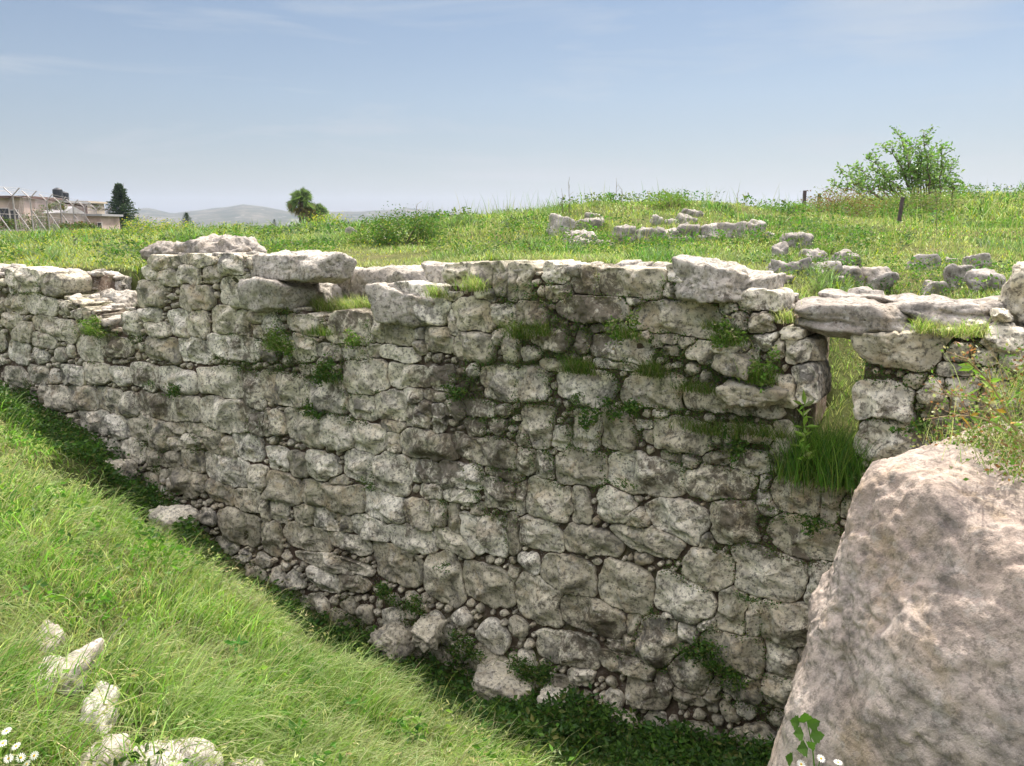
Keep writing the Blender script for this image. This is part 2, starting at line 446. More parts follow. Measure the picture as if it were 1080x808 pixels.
for p in [(-50, 70, -0.6), (-20, 60, -0.8), (0, 45, -0.8), (10, 40, -0.6), (25, 40, -0.3), (45, 45, -0.5), (-14, 14, -0.9), (-25, 20, -0.9), (-40, 30, -0.8), (12, 26, 0.5), (3, 24, 0.1), (20, 60, -1.0), (15, 5, 0.0), (25, 15, 0.3)]:
    back.append(np.array(p, float))
HB = RBF(back, 0.01)
SILL = on_wall(868, 508)[1]
GAP0, GAP1 = on_wall(838, 430)[0], on_wall(904, 430)[0]
def sstep(a, b, x):
    t = np.clip((x - a) / (b - a), 0, 1); return t * t * (3 - 2 * t)
def terrain(x, y, detail=True):
    x = np.asarray(x, float); y = np.asarray(y, float)
    s, n = sn(x, y)
    hf = HF(x, y)
    cap = z_base(s) + 0.02 + np.clip(n, 0, 3) * 1.3
    hf = np.minimum(hf, np.where(n < 1.1, cap, 99))
    hb = HB(x, y)
    # below the doorway the ground dips to the sill
    g = np.exp(-((s - (GAP0 + GAP1) / 2) / 0.40) ** 4)
    gs = SILL + 0.05 + np.clip(-n - 0.1, 0, 5) * 0.30
    hb = np.where(n > -6, hb * (1 - g) + np.minimum(hb, gs) * g, hb)
    near = np.exp(-np.clip(-n, 0, 9) * 1.2)
    wt = sstep(-0.78, -1.0, n)
    # at the gap the sill ground comes right up to the opening
    wt = np.maximum(wt, g * sstep(-0.18, -0.36, n))
    h = hf * (1 - wt) + hb * wt
    d = np.hypot(x, y)
    far = sstep(55, 110, d)
    h = h * (1 - far) + (-1.2) * far
    if detail:
        a = np.clip(d / 14, 0.25, 1.0)
        h = h + fbm2(x, y, 1.3, 4, 5) * 0.055 * a + (fbm2(x, y, 0.28, 3, 9) * 0.09 + fbm2(x, y, 0.8, 3, 10) * 0.06) * np.clip((d - 6) / 8, 0, 1)
    return h
def hit(px, py, lo=1.2, hi=30.0):
    """distance ahead at which the ray of a pixel meets the ground"""
    ys = np.exp(np.linspace(math.log(lo), math.log(hi), 400)); r = ray(px, py); P = r[None] * (ys / r[1])[:, None]
    t = terrain(P[:, 0], P[:, 1], True); k = np.argmax(P[:, 2] < t)
    return float(ys[k]) if (P[:, 2] < t).any() else None
def build_ground():
    th = np.concatenate([np.linspace(-180, -52, 60, endpoint=False), np.linspace(-52, 52, 430, endpoint=False), np.linspace(52, 180, 60, endpoint=False)])
    th = np.radians(th)
    r = np.concatenate([np.exp(np.linspace(math.log(0.5), math.log(60), 420)), np.exp(np.linspace(math.log(63), math.log(5000), 60))])
    T, Rr = np.meshgrid(th, r)
    X, Y = Rr * np.sin(T), Rr * np.cos(T)
    Z = terrain(X, Y)
    V = np.stack([X.ravel(), Y.ravel(), Z.ravel()], 1)
    nt_, nr = len(th), len(r)
    i, j = np.meshgrid(np.arange(nr - 1), np.arange(nt_), indexing='ij')
    j2 = (j + 1) % nt_
    q = np.stack([i * nt_ + j, i * nt_ + j2, (i + 1) * nt_ + j2, (i + 1) * nt_ + j], -1).reshape(-1, 4)[:, ::-1]
    V = np.concatenate([V, [[0, 0, -1.6]]])
    tr = np.stack([np.full(nt_, len(V) - 1), (np.arange(nt_) + 1) % nt_, np.arange(nt_)], 1)[:, ::-1]
    o = solid('ground', V, [q, tr], M['ground'], origin=(0, 0, 0))
    tag(o, 'grassy ground with a ditch dug along the old stone wall', 'ground', kind='structure')
build_ground()

def build_hills():
    m, t, b = new_mat('far_hill_scrub', 1.0, 0.0); q = NT(t)
    co = q.n('ShaderNodeTexCoord').outputs['Object']
    base = q.ramp(q.noise(co, 0.012, 8, 0.7), [(0.35, (0.03, 0.04, 0.02)), (0.5, (0.07, 0.07, 0.045)), (0.62, (0.13, 0.12, 0.09))])
    v = q.n('ShaderNodeTexVoronoi', Scale=0.02); q.l(co, v.inputs['Vector'])
    base = q.mix(q.ramp(v.outputs['Distance'], [(0.1, 0.5), (0.2, 0.0)]), base, (0.35, 0.33, 0.30))
    q.l(base, b.inputs['Base Color'])
    prof = [(-700, 14), (-300, 8), (0, 14), (60, 12), (140, 17), (165, 19), (190, 14), (220, 18), (245, 21), (262, 24), (285, 22), (310, 17), (345, 16), (400, 17), (430, 20), (470, 15), (540, 12), (700, 10), (900, 20), (1000, 29), (1040, 33), (1080, 37), (1150, 40), (1400, 25), (2000, 20)]
    xs = np.linspace(-700, 2000, 500)
    hs = np.interp(xs, [p[0] for p in prof], [p[1] for p in prof])
    D0 = 3200.0
    rows = [(0.72, -0.3), (0.78, 0.1), (0.84, 0.35), (0.9, 0.62), (0.95, 0.85), (1.0, 1.0), (1.08, 0.75), (1.2, 0.3), (1.4, -0.3)]
    V = []
    for k, (dd, hh) in enumerate(rows):
        a = (xs - 540) / F
        X = a * D0 * dd; Y = np.full_like(xs, D0 * dd)
        Z = hs / F * D0 * hh + fbm2(X, Y, 0.004, 5, 3) * 9 * (1 if 0 < hh else 0.2)
        if hh <= 0: Z = np.full_like(xs, -8.0)
        V.append(np.stack([X, Y, Z], 1))
    V = np.concatenate(V); n = len(xs); K = len(rows)
    i, j = np.meshgrid(np.arange(K - 1), np.arange(n - 1), indexing='ij')
    qd = np.stack([i * n + j, i * n + j + 1, (i + 1) * n + j + 1, (i + 1) * n + j], -1).reshape(-1, 4)
    o = solid('hills', V, [qd], m, origin=(0, D0, -2))
    tag(o, 'low hazy hills along the horizon', 'hills', kind='structure')
build_hills()
#HAZE
def build_haze():
    m = bpy.data.materials.new('haze_air'); m.use_nodes = True; t = m.node_tree; t.nodes.clear()
    v = t.nodes.new('ShaderNodeVolumePrincipled'); v.inputs['Density'].default_value = 0.00012
    v.inputs['Color'].default_value = (0.68, 0.80, 1.0, 1); v.inputs['Anisotropy'].default_value = 0.2
    o = t.nodes.new('ShaderNodeOutputMaterial'); t.links.new(v.outputs[0], o.inputs['Volume'])
    b = MB(); b.box(-9000, 9000, -5200, 5300, -12, 190)
    h = b.build('haze', m, origin=(0, 0, -12)); tag(h, 'thin pale haze in the air towards the hills', 'haze', kind='stuff')
build_haze()

# ------------------------------------------------------------------ stones
def ico(sub):
    bm = bmesh.new(); bmesh.ops.create_icosphere(bm, subdivisions=sub, radius=1.0)
    V = np.array([v.co[:] for v in bm.verts]); Fc = np.array([[v.index for v in f.verts] for f in bm.faces]); bm.free()
    return V, Fc
ICO = {k: ico(k) for k in (2, 3, 4, 5)}
def rock_verts(size, seed, sub=4, sharp=14.0, rough=1.0, nplanes=18, strata=0.0):
    """irregular quarried block: soft minimum of random planes plus noise, in local metres about its centre"""
    rs = np.random.RandomState(seed)
    V, Fc = ICO[sub]
    pl_ = []
    for ax in range(3):
        for sg in (-1, 1):
            nrm = np.zeros(3); nrm[ax] = sg; nrm += rs.randn(3) * 0.14; nrm /= np.linalg.norm(nrm); pl_.append((nrm, 0.88 + 0.16 * rs.rand()))
    for k in range(nplanes - 6):
        nrm = rs.randn(3); nrm /= np.linalg.norm(nrm); pl_.append((nrm, 1.02 + 0.28 * rs.rand()))
    acc = 0; sharp = sharp * 2.2
    for nrm, d in pl_:
        acc = acc + np.clip(V @ nrm / d, 1e-4, None) ** sharp
    r = acc ** (-1.0 / sharp)
    P = V * r[:, None]
    sz = np.asarray(size, float) / 2
    P = P * sz
    mn = float(sz.mean())
    off = rs.rand(3) * 50
    dn = fbm(P / mn * 1.3 + off, 4, seed % 97) * 0.12 * mn * rough + fbm(P * 16 + off, 3, seed % 89) * 0.012 * rough * min(1, mn / .08)
    rg = np.abs(fbm(P / mn * 1.9 + off + 9, 3, seed % 83)); dn = dn - np.clip(0.16 - rg, 0, 1) * 0.55 * mn * rough * .6
    dn = dn + terr(fbm(P / mn * 1.6 + off + 21, 3, seed % 71), 3.0) * 0.10 * mn * rough
    if strata:
        q = P[:, 2] + fbm(P * 2.5 + off, 3, 7) * .05
        dn = dn - strata * (np.clip(vn(np.stack([q * 30, P[:, 0] * 1.2 + off[0], P[:, 1] * 1.2], 1), 4), 0, 1) ** 1.0) * (np.abs(V[:, 2]) < .93)
    P = P + V * dn[:, None]
    return P, Fc
def rotm(rx, ry, rz):
    cx, sx, cy, sy, cz, sz = math.cos(rx), math.sin(rx), math.cos(ry), math.sin(ry), math.cos(rz), math.sin(rz)
    return np.array([[cz, -sz, 0], [sz, cz, 0], [0, 0, 1]]) @ np.array([[cy, 0, sy], [0, 1, 0], [-sy, 0, cy]]) @ np.array([[1, 0, 0], [0, cx, -sx], [0, sx, cx]])
WALLROT = math.atan2(D[1], D[0])

# hand-read stones of the wall face: boxes read from 4x (or 3.6x) enlargements, (origin, zoom, [boxes])
SB = [
 ((0, 180), 4, [(0,430,50,520),(50,418,150,515),(150,435,230,525),(0,530,25,600),(30,530,90,600),(88,535,200,605),(120,620,220,700),(0,605,60,665),(40,650,110,720),(115,685,200,745),(300,700,400,808),(205,640,290,720),
   (610,360,680,425),(683,362,735,412),(755,362,860,402),(905,352,990,450),(905,450,1070,590),(725,405,800,475),(650,412,720,490),(578,412,650,460),(560,470,665,575),(740,480,865,590),(830,395,900,470),(870,580,970,690),(975,595,1025,715),(1030,595,1078,655),(1030,660,1080,712),(870,692,1080,808),(725,710,850,808),(600,710,722,808),(405,705,520,790),(570,580,640,640),(600,640,680,710),(690,600,765,700),(500,600,560,700),(10,720,90,808),(770,600,850,700)]),
 ((270, 180), 4, [(0,600,70,690),(120,618,230,690),(290,612,480,740),(530,480,785,645),(515,625,650,740),(810,540,965,690),(690,655,800,765),(645,668,690,715),(640,712,685,770),(785,605,820,690),(970,575,1060,650),(815,690,960,808),(1035,660,1080,790),(975,402,1035,510),(1038,410,1080,530),(910,505,970,555),(975,680,1030,740),(770,520,830,545),(470,630,510,720),(440,720,495,780),(245,745,320,808),(0,740,60,808),(780,402,880,480),(890,405,965,495),(520,748,640,800),(355,750,430,800),(130,700,225,800)]),
 ((540, 180), 4, [(0,415,50,530),(110,400,215,490),(225,425,350,520),(352,422,640,540),(645,410,730,490),(600,470,700,545),(190,540,460,650),(495,550,850,715),(0,570,115,660),(70,670,200,760),(335,700,550,808),(575,685,680,740),(520,680,575,715),(740,740,870,808),(870,720,985,790),(130,480,230,545),(465,530,540,570),(900,610,970,660),(330,650,440,690),(635,740,680,775),(680,720,740,750),(925,765,1010,808),(930,520,1080,600),(1000,600,1080,680),(860,560,930,610),(1020,690,1100,760)]),
 ((810, 180), 4, [(365,690,720,830),(730,745,840,808),(850,760,950,830),(50,680,115,725),(955,770,1080,840),(0,720,70,790),(70,725,160,808),(730,830,860,870),(870,850,1000,880)]),
 ((810, 382), 4, [(350,110,620,265),(365,262,660,445),(635,90,745,235),(750,90,880,240),(580,60,655,110),(620,165,680,210),(100,40,180,170),(0,70,110,195),(0,285,80,460),(0,500,210,640),(213,540,300,665),(0,682,260,830),(300,600,350,665),(890,100,1080,260),(690,245,900,340)]),
 ((0, 382), 4, [(640,25,800,135),(805,30,985,150),(440,30,530,100),(530,20,640,110),(180,110,270,200),(268,110,395,205),(395,115,490,215),(493,130,560,240),(565,140,700,240),(702,145,815,260),(820,160,1025,300),(1000,50,1080,190),(1030,210,1080,300),(310,210,435,300),(437,225,520,330),(525,230,620,330),(610,260,685,380),(683,265,755,320),(757,260,845,310),(690,322,745,375),(750,315,810,375),(840,280,915,385),(912,330,965,410),(965,310,1070,410),(585,370,660,440),(662,380,730,450),(732,375,833,470),(835,400,1025,530),(1028,450,1110,560),(700,450,800,570),(852,520,960,600),(960,550,1080,630),(900,640,1060,770),(480,330,580,430),(395,330,478,410),(785,480,840,555),(590,590,640,630),(680,610,780,650),(810,20,900,25),(0,30,80,100),(100,20,170,90),(240,20,330,100),(340,10,430,90)]),
 ((270, 382), 4, [(0,55,205,185),(208,85,355,220),(0,215,90,310),(100,210,258,355),(260,240,385,370),(388,275,520,390),(480,120,610,260),(370,145,480,250),(360,0,530,135),(540,20,700,115),(705,10,800,130),(920,20,1080,160),(700,135,785,175),(725,185,775,290),(780,170,865,235),(870,180,965,230),(592,300,808,415),(812,315,875,400),(525,310,588,390),(600,195,630,265),(632,200,700,275),(520,250,590,295),(865,250,930,315),(880,340,1080,460),(482,400,620,570),(355,385,480,520),(195,385,320,500),(120,400,193,480),(622,430,740,525),(760,435,860,540),(865,450,925,530),(790,540,900,600),(950,510,1080,620),(0,480,160,605),(162,510,260,610),(262,530,440,645),(442,550,600,690),(605,595,715,710),(675,525,750,590),(835,645,1050,808),(800,620,835,750),(890,600,940,660),(380,660,520,750),(535,700,735,800),(738,735,880,808),(220,640,320,720),(145,615,218,690),(40,590,115,680),(0,680,70,808),(100,710,280,808),(285,740,440,808),(0,575,38,665),(320,660,380,710),(25,365,110,460),(610,130,670,180),(655,175,722,230),(960,462,1080,508),(285,490,350,530),(718,600,770,700),(1050,650,1085,800)]),
 ((540, 382), 4, [(0,35,120,170),(175,35,390,190),(470,60,700,200),(710,130,1080,220),(248,225,345,385),(348,215,495,385),(580,255,830,385),(20,205,150,370),(0,280,70,360),(165,390,375,530),(395,405,700,560),(725,450,975,590),(920,395,1080,470),(75,390,140,490),(35,510,205,680),(230,555,305,685),(360,560,505,690),(450,620,550,710),(550,600,800,760),(820,600,1030,785),(185,712,420,808),(0,655,180,808),(430,715,680,808),(1040,500,1080,550),(975,290,1080,340),(625,390,715,430),(585,210,630,245),(540,290,575,345),(505,260,560,290),(110,0,210,35),(340,0,480,30),(895,0,985,70),(710,390,765,450),(800,385,890,430),(155,280,225,370),(0,370,70,470),(770,740,825,785),(205,555,228,640),(830,310,880,360),(882,290,920,370),(0,530,32,640),(125,682,185,720),(1035,560,1100,650)]),
 ((270, 584), 3.6, [(150,20,400,75),(430,0,605,120),(610,10,768,190),(770,55,940,200),(960,105,1150,280),(185,75,280,140),(940,60,970,110),(300,80,400,150)]),
 ((540, 584), 3.6, [(105,20,300,175),(310,50,515,235),(528,105,740,270),(645,0,815,135),(820,0,1080,175),(760,155,870,320),(872,190,920,310),(925,200,1150,370),(165,190,420,320),(470,265,620,430),(75,320,300,445),(305,405,530,470),(415,490,560,600),(590,415,740,540),(715,315,955,470),(945,370,1080,490),(800,470,920,560),(715,510,775,605),(945,475,1060,590),(620,280,680,350),(685,260,760,310),(425,260,465,330),(540,480,590,550),(340,350,405,400),(200,445,280,505),(575,545,720,580),(410,330,450,385),(565,230,610,262),(570,262,615,300)]),
 ((780, 584), 3.6, [(240,60,365,215),(195,370,260,450)]),
]
TOP_PX = [(-600, 288), (-40, 284), (0, 289), (52, 290), (60, 312), (100, 330), (120, 349), (133, 318), (148, 292), (156, 271), (200, 269), (262, 269), (270, 302), (318, 332), (398, 334), (404, 303), (464, 314), (470, 284), (560, 281), (640, 283), (715, 284), (760, 296), (805, 318), (836, 352)]
TOP_R = [(903, 353), (950, 352), (1060, 354), (1300, 357)]
tl = [on_wall(x, y) for x, y in TOP_PX]; tr_ = [on_wall(x, y) for x, y in TOP_R]
tl[0] = (-13.0, tl[1][1])
def z_top(s):
    s = np.asarray(s, float)
    a = np.interp(s, [p[0] for p in tl], [p[1] for p in tl])
    b = np.interp(s, [p[0] for p in tr_], [p[1] for p in tr_])
    return np.where(s < GAP0, a, np.where(s > GAP1, b, SILL))
S0, S1 = -12.0, 2.6
STONES = []      # (s, z, half width, half height, power)
for (ox, oy), zm, bx in SB:
    for (x0, y0, x1, y1) in bx:
        cx, cy = ox + (x0 + x1) / 2 / zm, oy + (y0 + y1) / 2 / zm
        sc, zc = on_wall(cx, cy)
        sl, _ = on_wall(ox + x0 / zm, cy); sr, _ = on_wall(ox + x1 / zm, cy)
        _, zt = on_wall(cx, oy + y0 / zm); _, zb = on_wall(cx, oy + y1 / zm)
        if zt - zb < 0.015: continue
        STONES.append((sc, zc, (sr - sl) / 2, (zt - zb) / 2, 0))
HAND = len(STONES)
G = 0.012
gs_, gz_ = np.arange(S0, S1, G), np.arange(-4.1, 0.15, G)
GS, GZ = np.meshgrid(gs_, gz_, indexing='ij')
inside = (GZ < z_top(GS) - 0.0) & (GZ > z_base(GS) - 0.30)
best = np.full(GS.shape, 9.0); own = np.full(GS.shape, -1, dtype=np.int32)
wob1 = fbm2(GS, GZ, 5.0, 4, 21) * 0.030; wob2 = fbm2(GS, GZ, 5.0, 4, 22) * 0.026
def facets(i, asp):
    rs = np.random.RandomState(5000 + i); out = []
    k = rs.randint(4, 7)
    if i < HAND:      # roughly squared, corners knocked off
        for t, d in ((0, .98), (90, .98), (180, .98), (270, .98), (45, 1.2), (135, 1.2), (225, 1.2), (315, 1.2)):
            t = math.radians(t + rs.uniform(-11, 11)); out.append((math.cos(t), math.sin(t), d * rs.uniform(0.88, 1.06) if d < 1 else rs.uniform(1.0, 1.36)))
    else:
        t0 = rs.rand() * 6.28
        for j in range(k):
            t = t0 + 6.283 * (j + rs.uniform(-.3, .3)) / k; out.append((math.cos(t), math.sin(t), rs.uniform(0.72, 1.12)))
    return out
def claim(i):
    s, z, a, b, p = STONES[i]
    i0, i1 = max(0, int((s - 1.35 * a - S0) / G)), min(len(gs_), int((s + 1.35 * a - S0) / G) + 2)
    j0, j1 = max(0, int((z - 1.35 * b + 4.1) / G)), min(len(gz_), int((z + 1.35 * b + 4.1) / G) + 2)
    if i1 <= i0 or j1 <= j0: return
    w = (slice(i0, i1), slice(j0, j1))
    u_, v_ = (GS[w] + wob1[w] - s) / a, (GZ[w] + wob2[w] - z) / b
    rho = 0
    for cx_, cz_, d_ in facets(i, a / b): rho = rho + (np.maximum(u_ * cx_ + v_ * cz_, 0) / d_) ** 11
    rho = rho ** (1 / 11)
    # equal gaps whatever the size: distance beyond the outline in metres
    dist = (rho - 1) * min(a, b)
    mk = (dist < best[w]) & (dist < (0.028 if i < HAND else 0.020))
    best[w][mk] = dist[mk]; own[w][mk] = i
best[:] = 9.0
for i in range(HAND): claim(i)
for half, tries, wide in ((0.16, 500, 1.6), (0.11, 1500, 1.5), (0.08, 3500, 1.4), (0.055, 7000, 1.35), (0.038, 15000, 1.3), (0.026, 34000, 1.3), (0.018, 50000, 1.3), (0.013, 40000, 1.2)):
    occ = (own >= 0) | ~inside
    ss = NR.uniform(S0, S1, tries); zz = NR.uniform(-4.0, 0.1, tries)
    for s, z in zip(ss, zz):
        a = half * R.uniform(0.9, wide); b = half * R.uniform(0.75, 1.1)
        if R.random() < 0.25: a, b = b, a
        i0, i1 = int((s - a * 0.85 - S0) / G), int((s + a * 0.85 - S0) / G) + 1
        j0, j1 = int((z - b * 0.85 + 4.1) / G), int((z + b * 0.85 + 4.1) / G) + 1
        if i0 < 0 or j0 < 0 or i1 >= len(gs_) or j1 >= len(gz_): continue
        if occ[i0:i1, j0:j1].any(): continue
        if half < 0.03 and s < -8.5: continue
        STONES.append((s, z, a, b, 2.0 + R.random() * 1.2)); claim(len(STONES) - 1)
        occ[i0:i1, j0:j1] = True
own[(~inside) & (own >= HAND)] = -1
print('stones', HAND, len(STONES))

def wall_stone(i, big):
    s, z, a, b, p = STONES[i]
    rs = np.random.RandomState(1000 + i)
    Mn = 64 if big else (26 if max(a, b) > 0.05 else 16)
    th = np.linspace(0, 2 * math.pi, Mn, endpoint=False)
    c, q = np.cos(th), np.sin(th)
    rmax = 1.25 * (np.abs(c / a) ** 3 + np.abs(q / b) ** 3) ** (-1 / 3) + 0.04
    t = np.linspace(0.05, 1.0, 60)
    rr = rmax[:, None] * t[None]
    ii = np.clip(((s + rr * c[:, None] - S0) / G).round().astype(int), 0, len(gs_) - 1)
    jj = np.clip(((z + rr * q[:, None] + 4.1) / G).round().astype(int), 0, len(gz_) - 1)
    small = i >= HAND and max(a, b) < 0.05
    bad = own[ii, jj] != i
    first = np.where(bad.any(1), bad.argmax(1), 59)
    r = rr[np.arange(Mn), first]
    r = np.maximum(r - 0.0055, 0.25 * min(a, b)) * (1 + 0.05 * rs.randn(Mn) * (0.5 if big else 1))
    r = np.minimum(r * 1.02, (np.roll(r, 1) + 2 * r + np.roll(r, -1)) / 4)
    if small:       # little wedges and chips keep straight broken sides
        den = np.full(Mn, 1e-3)
        for cx_, cz_, d_ in facets(i, 1): den = np.maximum(den, (c / a * cx_ + q / b * cz_) / d_)
        r = np.minimum(1.0 / den, r * 1.9 + .004)
    m = min(a, b)
    fr = [0.16, 0.32, 0.46, 0.58, 0.68, 0.77, 0.85, 0.91, 0.96, 1.0] if big else ([0.35, 0.62, 0.82, 0.94, 1.0] if Mn == 26 else [0.72, 0.93, 1.0])
    up = min(0.036 + 0.24 * m, 0.070) * rs.uniform(0.7, 1.25)
    base = -0.072 + rs.uniform(-0.012, 0.016)
    if small: base -= 0.010; up *= rs.uniform(.6, 1.0)
    tilt = rs.uniform(-0.16, 0.16, 2) * (3.0 if small else 1.0)
    pls = []
    for k in range(7):
        an = rs.uniform(0, 2 * math.pi); sl = rs.uniform(0.15, 1.5); pls.append((math.cos(an) * sl, math.sin(an) * sl, rs.uniform(0.15, 0.75)))
    V = [[0, 0, 0]]
    for f in fr:
        V += [[f * r[k] * c[k], f * r[k] * q[k], f] for k in range(Mn)]
    V = np.array(V, float)
    x, y, f = V[:, 0].copy(), V[:, 1].copy(), V[:, 2].copy()
    h = up * (1 - np.clip(f, 0, 1) ** 7.0) ** 0.7
    h = h + (tilt[0] * x + tilt[1] * y) * (1 - f ** 6)
    for px_, py_, d in pls:
        pl2 = up * 1.05 - (px_ * x + py_ * y - d * m * 0.8)
        h = np.minimum(h, np.maximum(pl2, 0.1 * up + 0 * h))
    P = np.stack([s + x, z + y, np.full_like(x, i * 3.1)], 1)
    h = h + (fbm(P * 7, 3, 31) * 0.008 + (terr(fbm(P * np.array([6, 8, 1]), 3, 36), 2.6) * 0.024 if m > .05 else 0) + fbm(P * 26, 3, 32) * 0.012 - np.clip(0.22 - np.abs(vn(P * 11, 35)), 0, 1) * 0.05) * (0.4 + 0.6 * (1 - f ** 8)) * (1.0 if m > 0.05 else 0.5)
    if big:
        rg = 1 - np.abs(fbm(P * 5, 3, 44)); h = h - np.clip(rg - 0.86, 0, 1) * 0.09 * rs.uniform(0, 1) * (1 - f ** 8)
    topmost = z + b > float(z_top(s)) - 0.10
    bk = -0.42 if topmost else -0.15
    xs_ = np.concatenate([x, x[-Mn:] * 0.96]); ys_ = np.concatenate([y, y[-Mn:] * 0.96]); hs_ = np.concatenate([base + h, np.full(Mn, bk)])
    W3 = P0[None] + D[None] * (s + xs_)[:, None] + N[None] * hs_[:, None] + np.array([0, 0, 1.0])[None] * (z + ys_)[:, None]
    k = np.arange(Mn); k2 = (k + 1) % Mn
    tris = np.stack([np.zeros(Mn, int), 1 + k, 1 + k2], 1)
    quads = [np.stack([1 + L * Mn + k, 1 + (L + 1) * Mn + k, 1 + (L + 1) * Mn + k2, 1 + L * Mn + k2], 1) for L in range(len(fr))]
    cl = np.tile(rs.rand(3) * (np.array([.6, 1, 1]) if small else 1), (len(W3), 1)); zz = z + ys_; s2 = s + xs_
    st = .20 + .95 * fbm2(s2, zz, 1.7, 5, 93, ) + .24 * np.exp(-((s2 + .4) / 1.7) ** 2 - ((zz + .95) / .62) ** 2) + .30 * (s2 > GAP1) - .15 * (zz < -2.0)
    cl[:, 2] = np.clip(st, 0, 1)
    return W3, np.concatenate(quads), tris, cl

wall_origin = wp(-2.5, 0.0, float(z_base(-2.5)))
wall = empty('stone_wall', wall_origin)
tag(wall, 'long weathered limestone rubble wall with a doorway gap, mossy joints and sunlit top edge', 'stone wall')
areas = sorted(range(len(STONES)), key=lambda i: -(STONES[i][2] * STONES[i][3] / (P0[1] - 0.559 * STONES[i][0]) ** 2 if STONES[i][0] > -8.2 else 0))
bigset = set(areas[:100])
rest = MB()
for i in range(len(STONES)):
    big = i in bigset
    W3, qd, tr, rnd = wall_stone(i, big or i < HAND)
    if big:
        o = solid('stone', W3, [qd, tr], M['wall_stone'], wall, cols=rnd)
    else:
        rest.add(W3, qd, tr, rnd)
o = rest.build('rubble_stones', M['wall_stone'], wall, smooth=True); o['kind'] = 'stuff'

def build_core():
    ns = 900
    s = np.linspace(S0 - 3, S1 + 0.8, ns)
    zt = z_top(s)
    # keep the doorway jambs sharp but soften the rest
    ztop = zt - 0.045
    zb = z_base(s) - 0.45
    prof = []
    nf, ntp, nb = 110, 36, 12
    for k in range(nf): prof.append(('f', k / (nf - 1)))
    for k in range(1, ntp): prof.append(('t', k / (ntp - 1)))
    for k in range(1, nb): prof.append(('b', k / (nb - 1)))
    TH = 0.85
    V = np.zeros((ns, len(prof), 3))
    for k, (c, u) in enumerate(prof):
        if c == 'f': n_ = np.full(ns, -0.100); z_ = zb + (ztop - zb) * u
        elif c == 't': n_ = -0.088 - u * (TH - 0.088) + 0 * s; z_ = ztop + 0.02 * np.sin(u * 9 + s * 3)
        else: n_ = np.full(ns, -TH); z_ = ztop + (ztop - 0.9 - ztop) * u
        Pn = np.stack([s * 5, n_ * 5, z_ * 5], 1)
        dn = fbm(Pn, 4, 71) * (0.018 if c == 'f' else 0.03)
        if c == 'f': n_ = n_ + dn * (1 if u < 0.97 else 0.5)
        elif c == 't': z_ = z_ + dn * 1.2 + fbm(Pn * 3, 3, 72) * 0.015
        V[:, k] = P0[None] + D[None] * s[:, None] + N[None] * n_[:, None]; V[:, k, 2] = z_
    m = len(prof)
    i, j = np.meshgrid(np.arange(ns - 1), np.arange(m - 1), indexing='ij')
    q = np.stack([i * m + j, (i + 1) * m + j, (i + 1) * m + j + 1, i * m + j + 1], -1).reshape(-1, 4)
    solid('earth_core', V.reshape(-1, 3), [q], M['core'], wall)
build_core()
# rubble and flat stones lying bedded in the top of the wall
def build_top():
    t = MB(); rs = np.random.RandomState(5)
    for k in range(900):
        s = rs.uniform(-11.5, 2.3)
        if GAP0 - 0.08 < s < GAP1 + 0.05: continue
        n = rs.uniform(-0.85, -0.12)
        sz = 0.03 + 0.12 * rs.rand() ** 2.2
        if 0 < s + 3.7 < 1.2 and n > -0.5: continue
        z = float(z_top(s)) - 0.04 + sz * 0.12
        P, Fc = rock_verts((sz * rs.uniform(1, 1.8), sz * rs.uniform(0.8, 1.3), sz * rs.uniform(0.4, 0.7)), 300 + k, 3 if sz > 0.07 else 2)
        P = P @ rotm(rs.uniform(-.2, .2), rs.uniform(-.2, .2), rs.uniform(0, 6)).T + wp(s, n, z)
        t.add(P, None, Fc, rs.rand(3) * np.array([1, 1, .45]))
    o = t.build('top_rubble', M['top_stone'], wall, smooth=True); o['kind'] = 'stuff'
build_top()
FIELD_POS = []
PALE_POS = []
